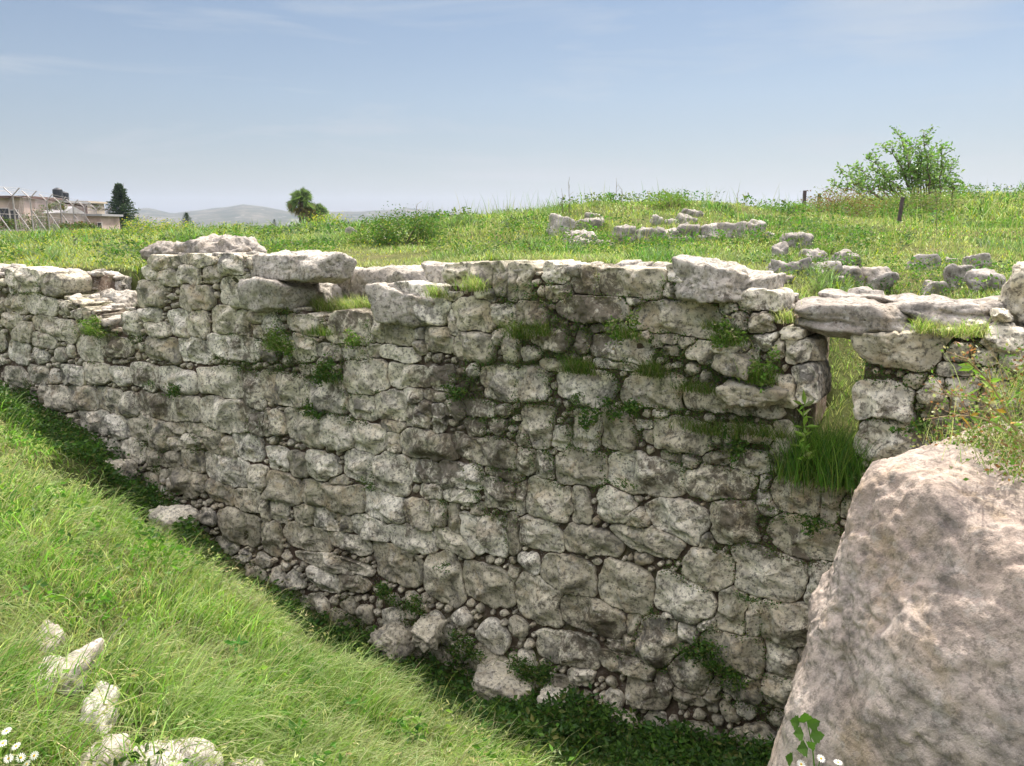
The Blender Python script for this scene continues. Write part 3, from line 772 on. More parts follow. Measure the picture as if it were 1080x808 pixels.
# ------------------------------------------------------------------ big stones that lie loose on the wall and in the field
def rock_thing(name, px0, py0, px1, py1, Y, label, cat='stone', mat='top_stone', depth=None, n=None, seed=0, sub=5, rz=None, rx=0.0, ry=0.0, group=None, sharp=14, rough=1.0, sink=0.0, tone=None, strata=0.0):
    """a stone filling the pixel box at its own distance; n: metres before (+) or behind (-) the wall face instead of Y"""
    cx, cy = (px0 + px1) / 2, (py0 + py1) / 2
    if n is None:
        hy = hit(cx, py1, 1.2, 30)
        if hy is not None and 0.6 * Y < hy < 1.6 * Y: Y = hy
    if name == 'pale_stone': PALE_POS.append(at_y(cx, cy, Y))
    def mid(dd):
        if n is not None:
            s_, z_ = on_wall(cx, cy, n - dd); return wp(s_, n - dd, z_)
        return at_y(cx, cy, Y + dd)
    c = mid(0.0)
    if n is not None:
        w = on_wall(px1, cy, n)[0] - on_wall(px0, cy, n)[0]; h = on_wall(cx, py0, n)[1] - on_wall(cx, py1, n)[1]
        rz = WALLROT + (rz or 0)
    else:
        w = at_y(px1, cy, Y)[0] - at_y(px0, cy, Y)[0]; h = at_y(cx, py0, Y)[2] - at_y(cx, py1, Y)[2]; rz = rz if rz is not None else 0.0
    dp = depth if depth is not None else w * 0.75
    tanp = max(0.0, -c[2] / math.hypot(c[0], c[1]))
    dp = min(dp, 0.7 * h / max(tanp, .05)) if tanp > .25 else dp
    h = max(0.4 * h, h - dp * tanp * 0.75)
    c = mid(0.42 * dp)
    P, Fc = rock_verts((w * 1.06, dp, (h + sink) * 1.06), seed, sub, sharp, rough, strata=strata)
    P = P @ rotm(rx, ry, rz).T + c + np.array([0, 0, -sink / 2])
    rs = np.random.RandomState(seed + 5)
    if n is None and name == 'field_stone': FIELD_POS.append((c[0], c[1], w))
    t3 = rs.rand(3) if tone is None else np.array(tone, float)
    t3[2] = 0.10 + 0.28 * rs.rand()
    o = solid(name, P, [Fc], M[mat], None, cols=np.broadcast_to(t3, (len(P), 3)))
    return tag(o, label, cat, group)
GW = 'large pale blocks lying along the top of the wall'
rock_thing('limestone_block', 269, 265, 360, 299, 0, 'long pale slab-like block resting on top of the wall, left of the grassy ledge', n=-0.05, depth=0.55, seed=3, group=GW, ry=-0.03, tone=(.7, .3, .5))
rock_thing('limestone_block', 267, 293, 319, 331, 0, 'square pale block under the long slab-like block on the wall top', n=0.03, depth=0.5, seed=12, group=GW, tone=(.6, .2, .5))
rock_thing('limestone_block', 716, 275, 793, 320, 0, 'biggest angular pale block on the wall top, with a sharp sunlit right face', n=0.03, depth=0.62, seed=24, group=GW, ry=0.10, sharp=22, tone=(.5, .5, .5), rough=1.5)
rock_thing('limestone_block', 402, 300, 466, 341, 0, 'thick grey block at the right end of the grassy ledge in the wall', n=0.03, depth=0.45, seed=34, group=GW, ry=0.16, tone=(.5, .4, .5))
rock_thing('limestone_block', 786, 287, 822, 312, 0, 'small cut block just right of the biggest angular block', n=-0.15, depth=0.4, seed=45, group=GW, tone=(.55, .3, .4))
GB = 'stones of the back edge of the wall behind the grassy ledge'
rock_thing('ledge_stone', 350, 281, 386, 300, 0, 'low pale stone behind the grassy ledge, next to the long block', n=-0.72, depth=0.35, seed=51, group=GB, sink=.15)
rock_thing('ledge_stone', 379, 283, 419, 304, 0, 'pointed pale stone in the middle behind the grassy ledge', n=-0.72, depth=0.35, seed=52, group=GB, ry=.1, sink=.15)
rock_thing('ledge_stone', 420, 281, 456, 302, 0, 'flat pale stone behind the grey block, rising to the right', n=-0.62, depth=0.4, seed=53, group=GB, ry=-.12, sink=.15)
rock_thing('ledge_stone', 322, 298, 356, 318, 0, 'rough pitted stone half sunk in the grass of the ledge', n=-0.45, depth=0.3, seed=54, group=GB, sink=.15)
rock_thing('ledge_stone', 455, 276, 510, 292, 0, 'long low stone where the grassy ledge meets the higher wall top', n=-0.3, depth=0.4, seed=55, group=GB, sink=.1)
# rubble heaps on the tall left part of the wall top
for (x0, y0, x1, y1, sd_, lb) in [(177, 256, 218, 274, 61, 'left heap of crumbly mortar and small rubble on the tall wall top'), (205, 250, 268, 274, 62, 'right and higher heap of crumbly mortar rubble on the tall wall top')]:
    o = rock_thing('rubble_heap', x0, y0, x1, y1, 0, lb, 'rubble', 'slab', n=-0.25, depth=0.7, seed=sd_, sub=5, sharp=5, rough=2.2, group='rubble heaps on the wall top', sink=.12)
# sunlit stepped stones in the low left part of the wall
GL = 'sunlit stones stepping down on the low left part of the wall'
for k, (x0, y0, x1, y1, n_, lb) in enumerate([
    (60, 284, 88, 300, -0.75, 'rounded pale stone at the back of the low left wall top'), (86, 287, 106, 304, -0.75, 'squarish pale stone second in the back row of the low left wall'),
    (108, 287, 134, 305, -0.75, 'pale cut block at the right end of the back row, low left wall'), (84, 305, 120, 327, -0.45, 'wide smooth sunlit stone on the step of the low left wall'),
    (113, 307, 139, 326, -0.45, 'sunlit stone against the tall wall end, on the step'), (93, 325, 128, 345, -0.2, 'lowest flat sunlit stone of the step beside the tall wall end'),
    (58, 322, 88, 338, -0.15, 'sunlit stone at the left of the lowest step'), (12, 283, 58, 300, -0.3, 'long pale cap stone near the left edge of the photo'),
    (52, 290, 82, 312, -0.2, 'tilted jagged cap stone where the low left wall begins to step down')]):
    rock_thing('step_stone', x0, y0, x1, y1, 0, lb, n=n_, depth=0.34 if k != 7 else .25, seed=70 + k, group=GL, ry=0.05 * (k % 3 - 1), sink=.12, rough=1.3)
# lintel over the doorway gap
rock_thing('lintel_slab', 833, 311, 970, 358, 0, 'long layered grey lintel slab bridging the doorway gap in the wall', 'lintel slab', 'slab', n=-0.05, depth=0.62, seed=81, sharp=24, rough=0.6, strata=.07, ry=0.0, rz=-0.10, group='grey slabs over the doorway')
rock_thing('lintel_slab', 935, 310, 1068, 345, 0, 'flatter pitted slab continuing the lintel to the right above the pier', 'lintel slab', 'slab', n=-0.22, depth=0.7, seed=82, sharp=12, rough=0.9, strata=.06, rz=-0.06, group='grey slabs over the doorway')
rock_thing('lintel_slab', 862, 305, 962, 326, 0, 'thin weathered slab lying behind and above the lintel', 'lintel slab', 'slab', n=-0.5, depth=0.4, seed=83, sharp=12, rough=0.9, strata=.05, rz=-0.08, group='grey slabs over the doorway')
GJ = 'stones beside and under the doorway lintel'
for k, (x0, y0, x1, y1, n_, lb) in enumerate([
    (838, 352, 868, 382, -0.10, 'upper jamb stone on the left side of the doorway gap'), (832, 378, 850, 410, -0.16, 'narrow jamb stone half way up the left side of the gap'),
    (776, 312, 812, 336, -0.2, 'crumbly reddish stone left of the lintel'), (802, 318, 836, 345, -0.25, 'crumbly stone touching the left end of the lintel'),
    (758, 355, 786, 372, 0.02, 'small pale stone below the crumbly stones'), (1040, 340, 1078, 370, -0.02, 'grey pointed stone at the right end of the pier top'),
    (1046, 325, 1066, 340, -0.1, 'small grey stone wedged below the right slab'), (1020, 334, 1042, 347, -0.08, 'pinkish flat stone lying on the pier top'),
    (1060, 280, 1110, 348, -0.35, 'upright dark stone at the right edge of the photo above the pier'), (985, 342, 1010, 354, -0.02, 'flat pale stone in the dry grass of the pier top'),
    (762, 398, 828, 430, 0.06, 'long sunlit ledge stone left of the doorway plants'), (760, 368, 800, 396, 0.03, 'pair-like rounded pale stone above the long ledge stone')]):
    rock_thing('jamb_stone', x0, y0, x1, y1, 0, lb, n=n_, depth=0.32, seed=90 + k, group=GJ, mat='wall_stone', rough=1.3, ry=0.06 * (k % 3 - 1))

# second, lower ruined wall in the field behind: stones set side by side in two courses
def low_wall(label, boxes, Yf, mat='field_stone', seed=0):
    cs = [at_y((b[0] + b[2]) / 2, b[3], Yf((b[0] + b[2]) / 2)) for b in boxes]
    o = empty('ruined_wall', np.mean(cs, 0)); tag(o, label, 'ruined wall')
    for k, (x0, y0, x1, y1) in enumerate(boxes):
        cx, cy = (x0 + x1) / 2, (y0 + y1) / 2; Y = Yf(cx)
        c = at_y(cx, cy, Y); w = at_y(x1, cy, Y)[0] - at_y(x0, cy, Y)[0]; h = at_y(cx, y0, Y)[2] - at_y(cx, y1, Y)[2]
        P, Fc = rock_verts((w * 1.06, w * 0.8, h * 1.1 + .06), seed + k, 4, 9, 1.7)
        P = P @ rotm(R.uniform(-.1, .1), R.uniform(-.13, .13), R.uniform(-.3, .3)).T + c + np.array([0, w * .3, -.015]); FIELD_POS.append((c[0], c[1], w)); rs = np.random.RandomState(seed + k)
        solid('stone', P, [Fc], M[mat], o, cols=np.broadcast_to(rs.rand(3) * np.array([1, 1, .35]), (len(P), 3)))
    for k in range(12):
        bx = R.choice(boxes); px = R.uniform(bx[0] - 6, bx[2] + 6); Y = Yf(px) + R.uniform(-.3, .5); c = at_y(px, bx[3], Y); c[2] = float(terrain(c[0], c[1])) + .02
        sz = R.uniform(.06, .17); P, Fc = rock_verts((sz * 1.4, sz, sz * .8), seed + 60 + k, 3, 8, 1.5); P = P @ rotm(0, 0, R.uniform(0, 6)).T + c
        solid('fallen_stone', P, [Fc], M[mat], o, cols=np.broadcast_to(np.array([R.random(), R.random(), .2]), (len(P), 3)))
    return o
low_wall('left piece of the low ruined wall in the grass: four grey blocks', [(594, 250, 607, 267), (606, 248, 627, 267), (581, 266, 594, 275), (627, 256, 634, 266)], lambda x: 9.6, seed=400)
low_wall('middle piece of the low ruined wall: a row of grey blocks with darker joints', [(648, 241, 673, 257), (672, 242, 692, 257), (690, 243, 701, 252), (690, 253, 702, 260), (700, 244, 716, 250)], lambda x: 10.2, seed=420)
low_wall('right piece of the low ruined wall: separate squared blocks under the mound', [(715, 238, 738, 254), (740, 239, 758, 255), (759, 237, 788, 254), (789, 236, 808, 252), (803, 248, 820, 261), (726, 254, 741, 268), (712, 254, 726, 266), (742, 256, 760, 268)], lambda x: 10.4, seed=440)
low_wall('short retaining wall of mixed stones behind the lintel, two to three courses high', [(812, 279, 831, 296), (831, 279, 853, 293), (847, 280, 862, 300), (862, 280, 886, 297), (885, 284, 912, 297), (830, 293, 848, 312), (848, 299, 868, 312), (868, 297, 880, 310), (880, 298, 900, 310), (898, 296, 912, 308), (812, 296, 830, 312), (912, 287, 945, 303)], lambda x: 6.9, seed=460)
GF = 'loose grey stones scattered in the field grass'
FS = [(578, 228, 604, 252, 11.5, 'jagged dark stone standing up in the grass, leftmost on the mound'), (686, 228, 698, 238, 12.5, 'small round stone high on the mound'), (714, 228, 735, 236, 12.5, 'flat grey stone high on the mound right of the small round one'),
    (604, 230, 640, 244, 11.5, 'low mossy rubble patch stone behind the left ruined blocks'), (700, 232, 716, 238, 12.5, 'tiny flat stone between two stones on the mound'), (618, 227, 634, 234, 12.5, 'small stone just behind the rubble patch'),
    (813, 260, 832, 276, 9.0, 'rounded stone at the end of the row, in tall grass'), (824, 247, 858, 263, 9.3, 'broad pale-topped stone right of the squared blocks'),
    (843, 262, 868, 274, 8.0, 'dark flat stone with a paler stone leaning on it'), (851, 266, 872, 279, 7.8, 'pale stone leaning in front of the dark flat stone'), (878, 267, 906, 281, 7.6, 'wide weathered stone right of the leaning pair'),
    (957, 270, 990, 286, 7.6, 'flat grey stone alone in bright grass'), (1018, 270, 1043, 286, 7.6, 'block-like stone behind the right stone cluster'), (998, 281, 1026, 302, 6.6, 'pale split stone left in the right stone cluster'),
    (1024, 286, 1060, 307, 6.4, 'rounded dark stone right in the right stone cluster'), (976, 297, 1004, 311, 6.3, 'low stone in front of the pale split stone'), (996, 272, 1010, 279, 8.0, 'tiny pale stone between the flat stone and the block-like one'),
    (366, 241, 376, 250, 16.0, 'small white stone in the grass beyond the ledge'), (300, 266, 312, 272, 10.0, 'little brown stone behind the long block'), (722, 222, 744, 229, 14.0, 'half buried stone on the crest of the mound'),
    (895, 204, 0, 0, 0, '')]
for k, (x0, y0, x1, y1, Y, lb) in enumerate(FS):
    if not lb: continue
    rock_thing('field_stone', x0, y0, x1, y1, Y, lb, mat='field_stone', seed=500 + k, sub=4, group=GF, sink=.10, rough=1.8, sharp=8, rz=R.uniform(-.4, .4), ry=R.uniform(-.15, .15))

for k, (px, py, n_, w_, h_, lb) in enumerate([(868, 412, -1.1, 26, 18, 'sunlit pale stone seen through the doorway gap, upper'), (858, 432, -.7, 24, 16, 'sunlit pinkish stone seen through the doorway gap, lower'), (884, 385, -1.9, 22, 18, 'small stone at the back of the passage beyond the doorway gap')]):
    rock_thing('path_stone', px - w_ / 2, py - h_ / 2, px + w_ / 2, py + h_ / 2, 0, lb, n=n_, mat='pale_stone', depth=.3, seed=560 + k, group='stones on the path behind the doorway', sink=.12)
# pale stones in the near grass, bottom left
GN = 'pale stones in the near grass'
NS = [(38, 656, 62, 690, 2.9, 'small pinkish stone highest in the near row, half hidden by grass'), (60, 676, 94, 736, 2.75, 'taller rounded pale stone second in the near row'), (88, 716, 124, 772, 2.55, 'pale stone third in the near row, leaning right'),
      (36, 694, 66, 734, 2.6, 'small stone lying left of the taller rounded stone'), (126, 768, 228, 850, 2.22, 'biggest pale stone at the bottom edge of the grass'), (232, 794, 278, 838, 2.25, 'low pale stone at the bottom edge, right of the biggest one'),
      (80, 772, 130, 830, 2.3, 'rough low stone at the bottom edge, left of the biggest one')]
for k, (x0, y0, x1, y1, Y, lb) in enumerate(NS):
    rock_thing('pale_stone', x0, y0, x1, y1, Y, lb, mat='pale_stone', depth=9, seed=600 + k, sub=5, group=GN, sink=.10, ry=0.05, rz=.1, rough=.8, sharp=3.0)

# rocks tumbled at the foot of the wall
GD = 'rocks fallen at the foot of the wall'
DS = [(400, 655, 436, 684, .2, 'whitish broken rock at the wall foot under the leafy tuft'), (440, 650, 462, 674, .2, 'broken rock right beside the whitish one'), (502, 700, 560, 734, .2, 'wide lumpy rock at the wall foot near the middle'), (570, 728, 606, 750, .2, 'dark sunken rock right of the wide lumpy rock'), (143, 528, 160, 540, .45, 'small pinkish rock in the shaded ditch grass'), (170, 534, 196, 552, .45, 'flat grey rock in the shaded ditch, by the small pinkish one'),
      (118, 484, 134, 500, .3, 'pale rock in dark grass at the far wall foot'), (630, 748, 676, 768, .12, 'dark base rock under the reddish wall stone')]
for k, (x0, y0, x1, y1, n_, lb) in enumerate(DS):
    rock_thing('fallen_rock', x0, y0, x1, y1, 0, lb, mat='wall_stone', n=n_, depth=.35, seed=650 + k, sub=5, group=GD, sink=.12, rough=1.6)

# the great boulder, lower right
def boulder():
    pts = [(912, 494, 2.80), (930, 479, 2.95), (958, 492, 2.62), (1010, 532, 2.35), (1080, 592, 2.10), (1170, 650, 1.90), (962, 466, 3.05), (1002, 450, 3.20), (1040, 442, 3.3), (1090, 436, 3.4), (1200, 430, 3.3),
           (903, 530, 2.72), (878, 612, 2.66), (852, 680, 2.62), (830, 745, 2.58), (812, 815, 2.55), (792, 900, 2.45), (900, 1000, 2.05), (1150, 1000, 1.75), (1250, 800, 1.7), (960, 720, 2.18), (1040, 720, 2.02), (1000, 620, 2.25)]
    P = [at_y(*p) for p in pts]
    P += [np.array([1.1, 3.2, -2.5]), np.array([2.0, 3.7, -2.5]), np.array([2.9, 3.0, -2.4]), np.array([0.9, 2.6, -2.4])]
    bm = bmesh.new()
    for p in P: bm.verts.new(p)
    h = bmesh.ops.convex_hull(bm, input=bm.verts)
    bm.faces.ensure_lookup_table(); bmesh.ops.recalc_face_normals(bm, faces=bm.faces)
    c = np.mean(P, 0); pls = []
    for f in bm.faces:
        nr = np.array(f.normal[:]); d = float((np.array(f.verts[0].co[:]) - c) @ nr)
        if d < 0: nr, d = -nr, -d
        if d > 1e-3 and f.calc_area() > 1e-4: pls.append((nr, d))
    bm.free()
    V, Fc = ico(7)
    acc = 0; sh = 42.0
    rmax = np.max([(V @ nr) / d for nr, d in pls], axis=0)
    for nr, d in pls: acc = acc + (np.clip(V @ nr / d, 1e-4, None) / rmax) ** sh
    r = 1.0 / (rmax * acc ** (1 / sh))
    Q = V * r[:, None] + c
    big = fbm(Q * 2.2, 3, 5) * 0.03
    rg = 1 - np.abs(fbm(Q * np.array([4.0, 4.0, 7.0]), 4, 8))
    med = fbm(Q * 6, 5, 6) * 0.022 - np.clip(rg - 0.84, 0, 1) * 0.07
    fine = fbm(Q * 24, 4, 7) * 0.012 - np.clip(0.2 - np.abs(fbm(Q * 9, 3, 17)), 0, 1) * 0.035 * (fbm(Q * 1.7, 2, 18) > -0.1)
    pit = -np.clip(vn(Q * 19, 3) - 0.45, 0, 1) * 0.035 * (vn(Q * 4, 12) > 0.0)
    ch = terr(fbm(Q * np.array([3.2, 3.2, 4.2]) + 4, 4, 19), 4.0) * 0.035
    Q = Q + V * (big + med * .6 + fine + pit + ch)[:, None]
    o = solid('boulder', Q, [Fc], M['boulder'], None)
    return tag(o, 'huge pinkish cream boulder in the right foreground with a rough sunlit top', 'boulder')
boulder()

# ------------------------------------------------------------------ vegetation
GR = np.array([0.115, 0.235, 0.035]); YG = np.array([0.20, 0.31, 0.055]); STR = np.array([0.46, 0.42, 0.24]); DG = np.array([0.05, 0.11, 0.025]); OLV = np.array([0.19, 0.22, 0.06]); PALE = np.array([0.38, 0.42, 0.20]); RED = np.array([0.26, 0.12, 0.06])
def blades(P, h, w, lean_az, lean, curl, col, segs=4, tipcol=None, rs=NR):
    """one bent tapering blade per point"""
    n = len(P)
    az = lean_az + rs.randn(n) * 0.9
    phi0 = lean * np.abs(rs.randn(n)) * 0.5 + 0.05
    kc = curl * (0.4 + 0.9 * rs.rand(n))
    ds = h / segs
    pos = P.copy(); rows = []; wd = w
    faz = rs.rand(n) * 2 * math.pi
    sx, sy = np.cos(faz), np.sin(faz)
    for k in range(segs + 1):
        u = k / segs
        ww = wd * (1 - u ** 1.6) * 0.5
        if k < segs:
            rows.append(np.stack([pos[:, 0] - sx * ww, pos[:, 1] - sy * ww, pos[:, 2]], 1))
            rows.append(np.stack([pos[:, 0] + sx * ww, pos[:, 1] + sy * ww, pos[:, 2]], 1))
        else: rows.append(pos.copy())
        ph = phi0 + kc * (u + 0.5 / segs) ** 1.3
        pos = pos + np.stack([np.sin(ph) * np.cos(az) * ds, np.sin(ph) * np.sin(az) * ds, np.cos(ph) * ds], 1)
    V = np.stack(rows, 1); m = V.shape[1]
    b = (np.arange(n) * m)[:, None]
    qs = [b + np.array([[2 * k, 2 * k + 1, 2 * k + 3, 2 * k + 2]]) for k in range(segs - 1)]
    ts = b + np.array([[2 * segs - 2, 2 * segs - 1, 2 * segs]])
    C = np.repeat(col[:, None, :], m, 1)
    if tipcol is not None:
        for k in range(m):
            u = min(1.0, (k // 2) / segs); C[:, k] = C[:, k] * (1 - 0.8 * u ** 2 * tipcol[:, 3:4]) + tipcol[:, :3] * (0.8 * u ** 2 * tipcol[:, 3:4])
    return V.reshape(-1, 3), np.concatenate(qs), ts, C.reshape(-1, 3)
def leaves(P, size, col, up=0.5, asp=0.45, rs=NR):
    n = len(P)
    d = rs.randn(n, 3); d[:, 2] = d[:, 2] * 0.5 + up * 0.6; d /= np.linalg.norm(d, axis=1)[:, None]
    q = rs.randn(n, 3); q[:, 2] *= 0.4; s_ = np.cross(d, q); s_ /= np.linalg.norm(s_, axis=1)[:, None] + 1e-9
    nn = np.cross(s_, d); nn *= np.sign(nn[:, 2:3] + 1e-6)
    L = size[:, None]
    v = [P, P + d * L * 0.45 + s_ * L * asp * 0.5 + nn * L * 0.08, P + d * L, P + d * L * 0.45 - s_ * L * asp * 0.5 + nn * L * 0.08]
    V = np.stack(v, 1); b = (np.arange(n) * 4)[:, None]
    T = np.concatenate([b + np.array([[0, 1, 2]]), b + np.array([[0, 2, 3]])])
    return V.reshape(-1, 3), None, T, np.repeat(col, 4, 0)
def mixc(cols, wts, n, jit=0.18, rs=NR):
    k = rs.choice(len(cols), size=n, p=np.array(wts) / sum(wts))
    c = np.array(cols)[k] * (1 + rs.randn(n, 1) * jit) * (1 + rs.randn(n, 3) * jit * 0.3)
    return np.clip(c, 0.01, 0.9)
def finish(mb, name, mat, parent=None, origin=None): return mb.build(name, mat, parent, origin, smooth=False)
def in_view(x, y, mg=0.06):
    return (np.abs(x / np.maximum(y, 0.05)) < 0.643 + mg + 0.5 / np.maximum(y, .3)) & (y > 0.9)

# grass on the sunlit bank and down into the ditch
def bank_grass():
    mb = MB(); rs = np.random.RandomState(21)
    n = 620000
    x = rs.uniform(-9.5, 2.2, n); y = rs.uniform(1.2, 11.5, n)
    s, nn = sn(x, y)
    d = np.hypot(x, y)
    edge = np.interp(s, [-12, -8, -5, -2, 3], [0.45, 0.5, 0.62, 0.95, 1.15])
    keep = in_view(x, y, .40) & (nn > edge + rs.randn(n) * 0.12) & (rs.rand(n) < np.clip((3.1 / d) ** 1.7, 0.04, 1)) & (s > -12)
    for pp in PALE_POS:     # the near stones stand clear of most of the grass
        dd = np.hypot(x - pp[0] * .96, y - pp[1] * .96); keep &= ~((dd < .15) & (rs.rand(n) < .93))
    # none under the boulder
    keep &= ~((x > 0.75) & (y < 3.2))
    x, y, s, nn, d = x[keep], y[keep], s[keep], nn[keep], d[keep]; n = len(x)
    z = terrain(x, y) - 0.01
    pn = fbm2(x, y, 1.1, 3, 77); pn2 = fbm2(x, y, 3.0, 3, 78)
    col = mixc([GR, YG, STR * .9, OLV, PALE], [4.6, 2.4, 1.3, 1.6, 2.4], n, .34, rs)
    dry = np.clip(pn2 * 1.6 + 0.1, 0, 1)[:, None] * 0.45
    col = col * (1 - dry) + (STR * 0.8) * dry
    cl = fbm2(x, y, 4.5, 3, 79); h_cl = 1 + .55 * np.clip(cl, -.8, 1)
    col = col * (1 + .28 * cl[:, None])
    lush = np.clip(pn * 1.5, 0, 1)[:, None] * 0.5
    col = col * (1 - lush) + (GR * 1.15) * lush
    h = (0.12 + 0.12 * rs.rand(n)) * (1 + 0.45 * np.clip(pn, -1, 1)) * np.clip(0.8 + 0.1 * nn, .8, 1.2)
    leftn = sstep(-0.9, -1.6, x) * sstep(3.4, 2.4, y); h = h * (1 + 0.45 * leftn) * h_cl
    w = np.maximum(0.0056, 0.0016 * d) * (0.7 + 0.7 * rs.rand(n))
    V, q, t, C = blades(np.stack([x, y, z], 1), h, w, math.atan2(-0.35, 1.0) + 0.6 * pn + 1.3 * fbm2(x, y, 3.5, 2, 80), 0.7, 1.8 + .6 * pn2, col, 4, np.concatenate([np.tile(PALE * 1.05, (n, 1)), (rs.rand(n, 1) < .55) * 1.0], 1), rs)
    mb.add(V, q, t, C)
    # a few taller seeding stalks leaning over the crest
    m = 2600; x = rs.uniform(-7, 1.2, m); y = rs.uniform(1.6, 9.5, m); s, nn = sn(x, y); k = in_view(x, y) & (nn > 1.15) & ~((x > 0.7) & (y < 3.2)); x, y = x[k], y[k]
    P = np.stack([x, y, terrain(x, y)], 1); m = len(P)
    V, q, t, C = blades(P, 0.30 + 0.14 * rs.rand(m), np.full(m, 0.0035), np.full(m, -0.3), 0.5, 1.7, mixc([STR, PALE, YG], [2, 2, 1], m, rs=rs), 5, None, rs); mb.add(V, q, t, C)
    m = 1500; x = rs.uniform(-7, 1.0, m); y = rs.uniform(1.5, 9.5, m); s, nn = sn(x, y); pt = fbm2(x, y, 1.2, 3, 85); k = in_view(x, y) & (nn > 1.0) & (pt > .05) & ~((x > .7) & (y < 3.2)); x, y = x[k], y[k]; m = len(x); z = terrain(x, y)
    cw = mixc([DG * 1.6, GR, YG], [1.5, 2, 1], m, .2, rs)
    for rep_ in range(16):
        P = np.stack([x + rs.randn(m) * .035, y + rs.randn(m) * .035, z + .03 + .13 * rs.rand(m)], 1); V, q, t, C = leaves(P, .025 + .03 * rs.rand(m), cw * (1 + .12 * rs.randn(m, 1)), .5, .5, rs); mb.add(V, q, t, np.clip(C, .01, .9))
    # nodding seed heads
    m = 9000; x = rs.uniform(-6, 1.0, m); y = rs.uniform(1.4, 8.5, m); s, nn = sn(x, y); k = in_view(x, y) & (nn > np.interp(s, [-9, -5, -2, 2], [1.1, 1.4, 1.75, 1.9])) & ~((x > .7) & (y < 3.2)) & (fbm2(x, y, .9, 2, 86) > -.1); x, y = x[k], y[k]; m = len(x); z = terrain(x, y) + .13 + .12 * rs.rand(m)
    hd = np.stack([x, y, z], 1); c_h = mixc([PALE * 1.1, STR, OLV * 1.2], [3, 2, 1], m, .2, rs)
    for rep_ in range(4):
        V, q, t, C = leaves(hd + rs.randn(m, 3) * .008, .018 + .014 * rs.rand(m), c_h, -.1, .28, rs); mb.add(V, q, t, C)
    print('bank blades', n)
    o = finish(mb, 'bank_grass', M['grass'], origin=(0, 0, -1.6)); tag(o, 'long bright green grass bending over on the sunlit bank of the ditch', 'grass', kind='stuff')
bank_grass()
def ditch_cover():
    mb = MB(); rs = np.random.RandomState(22)
    n = 80000; s = rs.uniform(-9.5, 2.0, n); nn = rs.uniform(0.03, 1.5, n); p = P0[None] + D[None] * s[:, None] + N[None] * nn[:, None]
    x, y = p[:, 0], p[:, 1]; pn = fbm2(x, y, 2.2, 3, 41)
    edge = np.interp(s, [-12, -8, -5, -2, 3], [0.55, 0.6, 0.72, 1.05, 1.25])
    dens = np.where(s > -1.1, 1.0, 0.6) * np.where(nn < 0.25, np.where(s > -.6, .8, 0.35), 1)
    k = (rs.rand(n) < dens) & (nn < edge + .25) & (pn > -0.42 - 0.5 * (s > -1.1)) & in_view(x, y); s, nn, x, y, pn = s[k], nn[k], x[k], y[k], pn[k]; n = len(x)
    z = terrain(x, y); hgt = (0.06 + 0.16 * np.clip(pn + .5, 0, 1)) * np.where(s > -1.1, 1.25, 0.9)
    for rep in range(3):
        P = np.stack([x + rs.randn(n) * .03, y + rs.randn(n) * .03, z + hgt * rs.rand(n) ** 0.6], 1)
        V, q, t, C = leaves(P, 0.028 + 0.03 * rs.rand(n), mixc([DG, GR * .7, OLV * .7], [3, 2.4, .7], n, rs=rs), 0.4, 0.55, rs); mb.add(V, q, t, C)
    k = rs.rand(n) < 0.5
    P = np.stack([x, y, z], 1)[k]; m = len(P)
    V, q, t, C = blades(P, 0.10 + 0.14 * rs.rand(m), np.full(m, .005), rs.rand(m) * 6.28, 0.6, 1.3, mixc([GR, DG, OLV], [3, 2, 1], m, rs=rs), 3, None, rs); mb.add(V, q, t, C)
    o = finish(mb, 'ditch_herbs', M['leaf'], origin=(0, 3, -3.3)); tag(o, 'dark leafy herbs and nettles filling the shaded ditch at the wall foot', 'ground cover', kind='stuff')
ditch_cover()
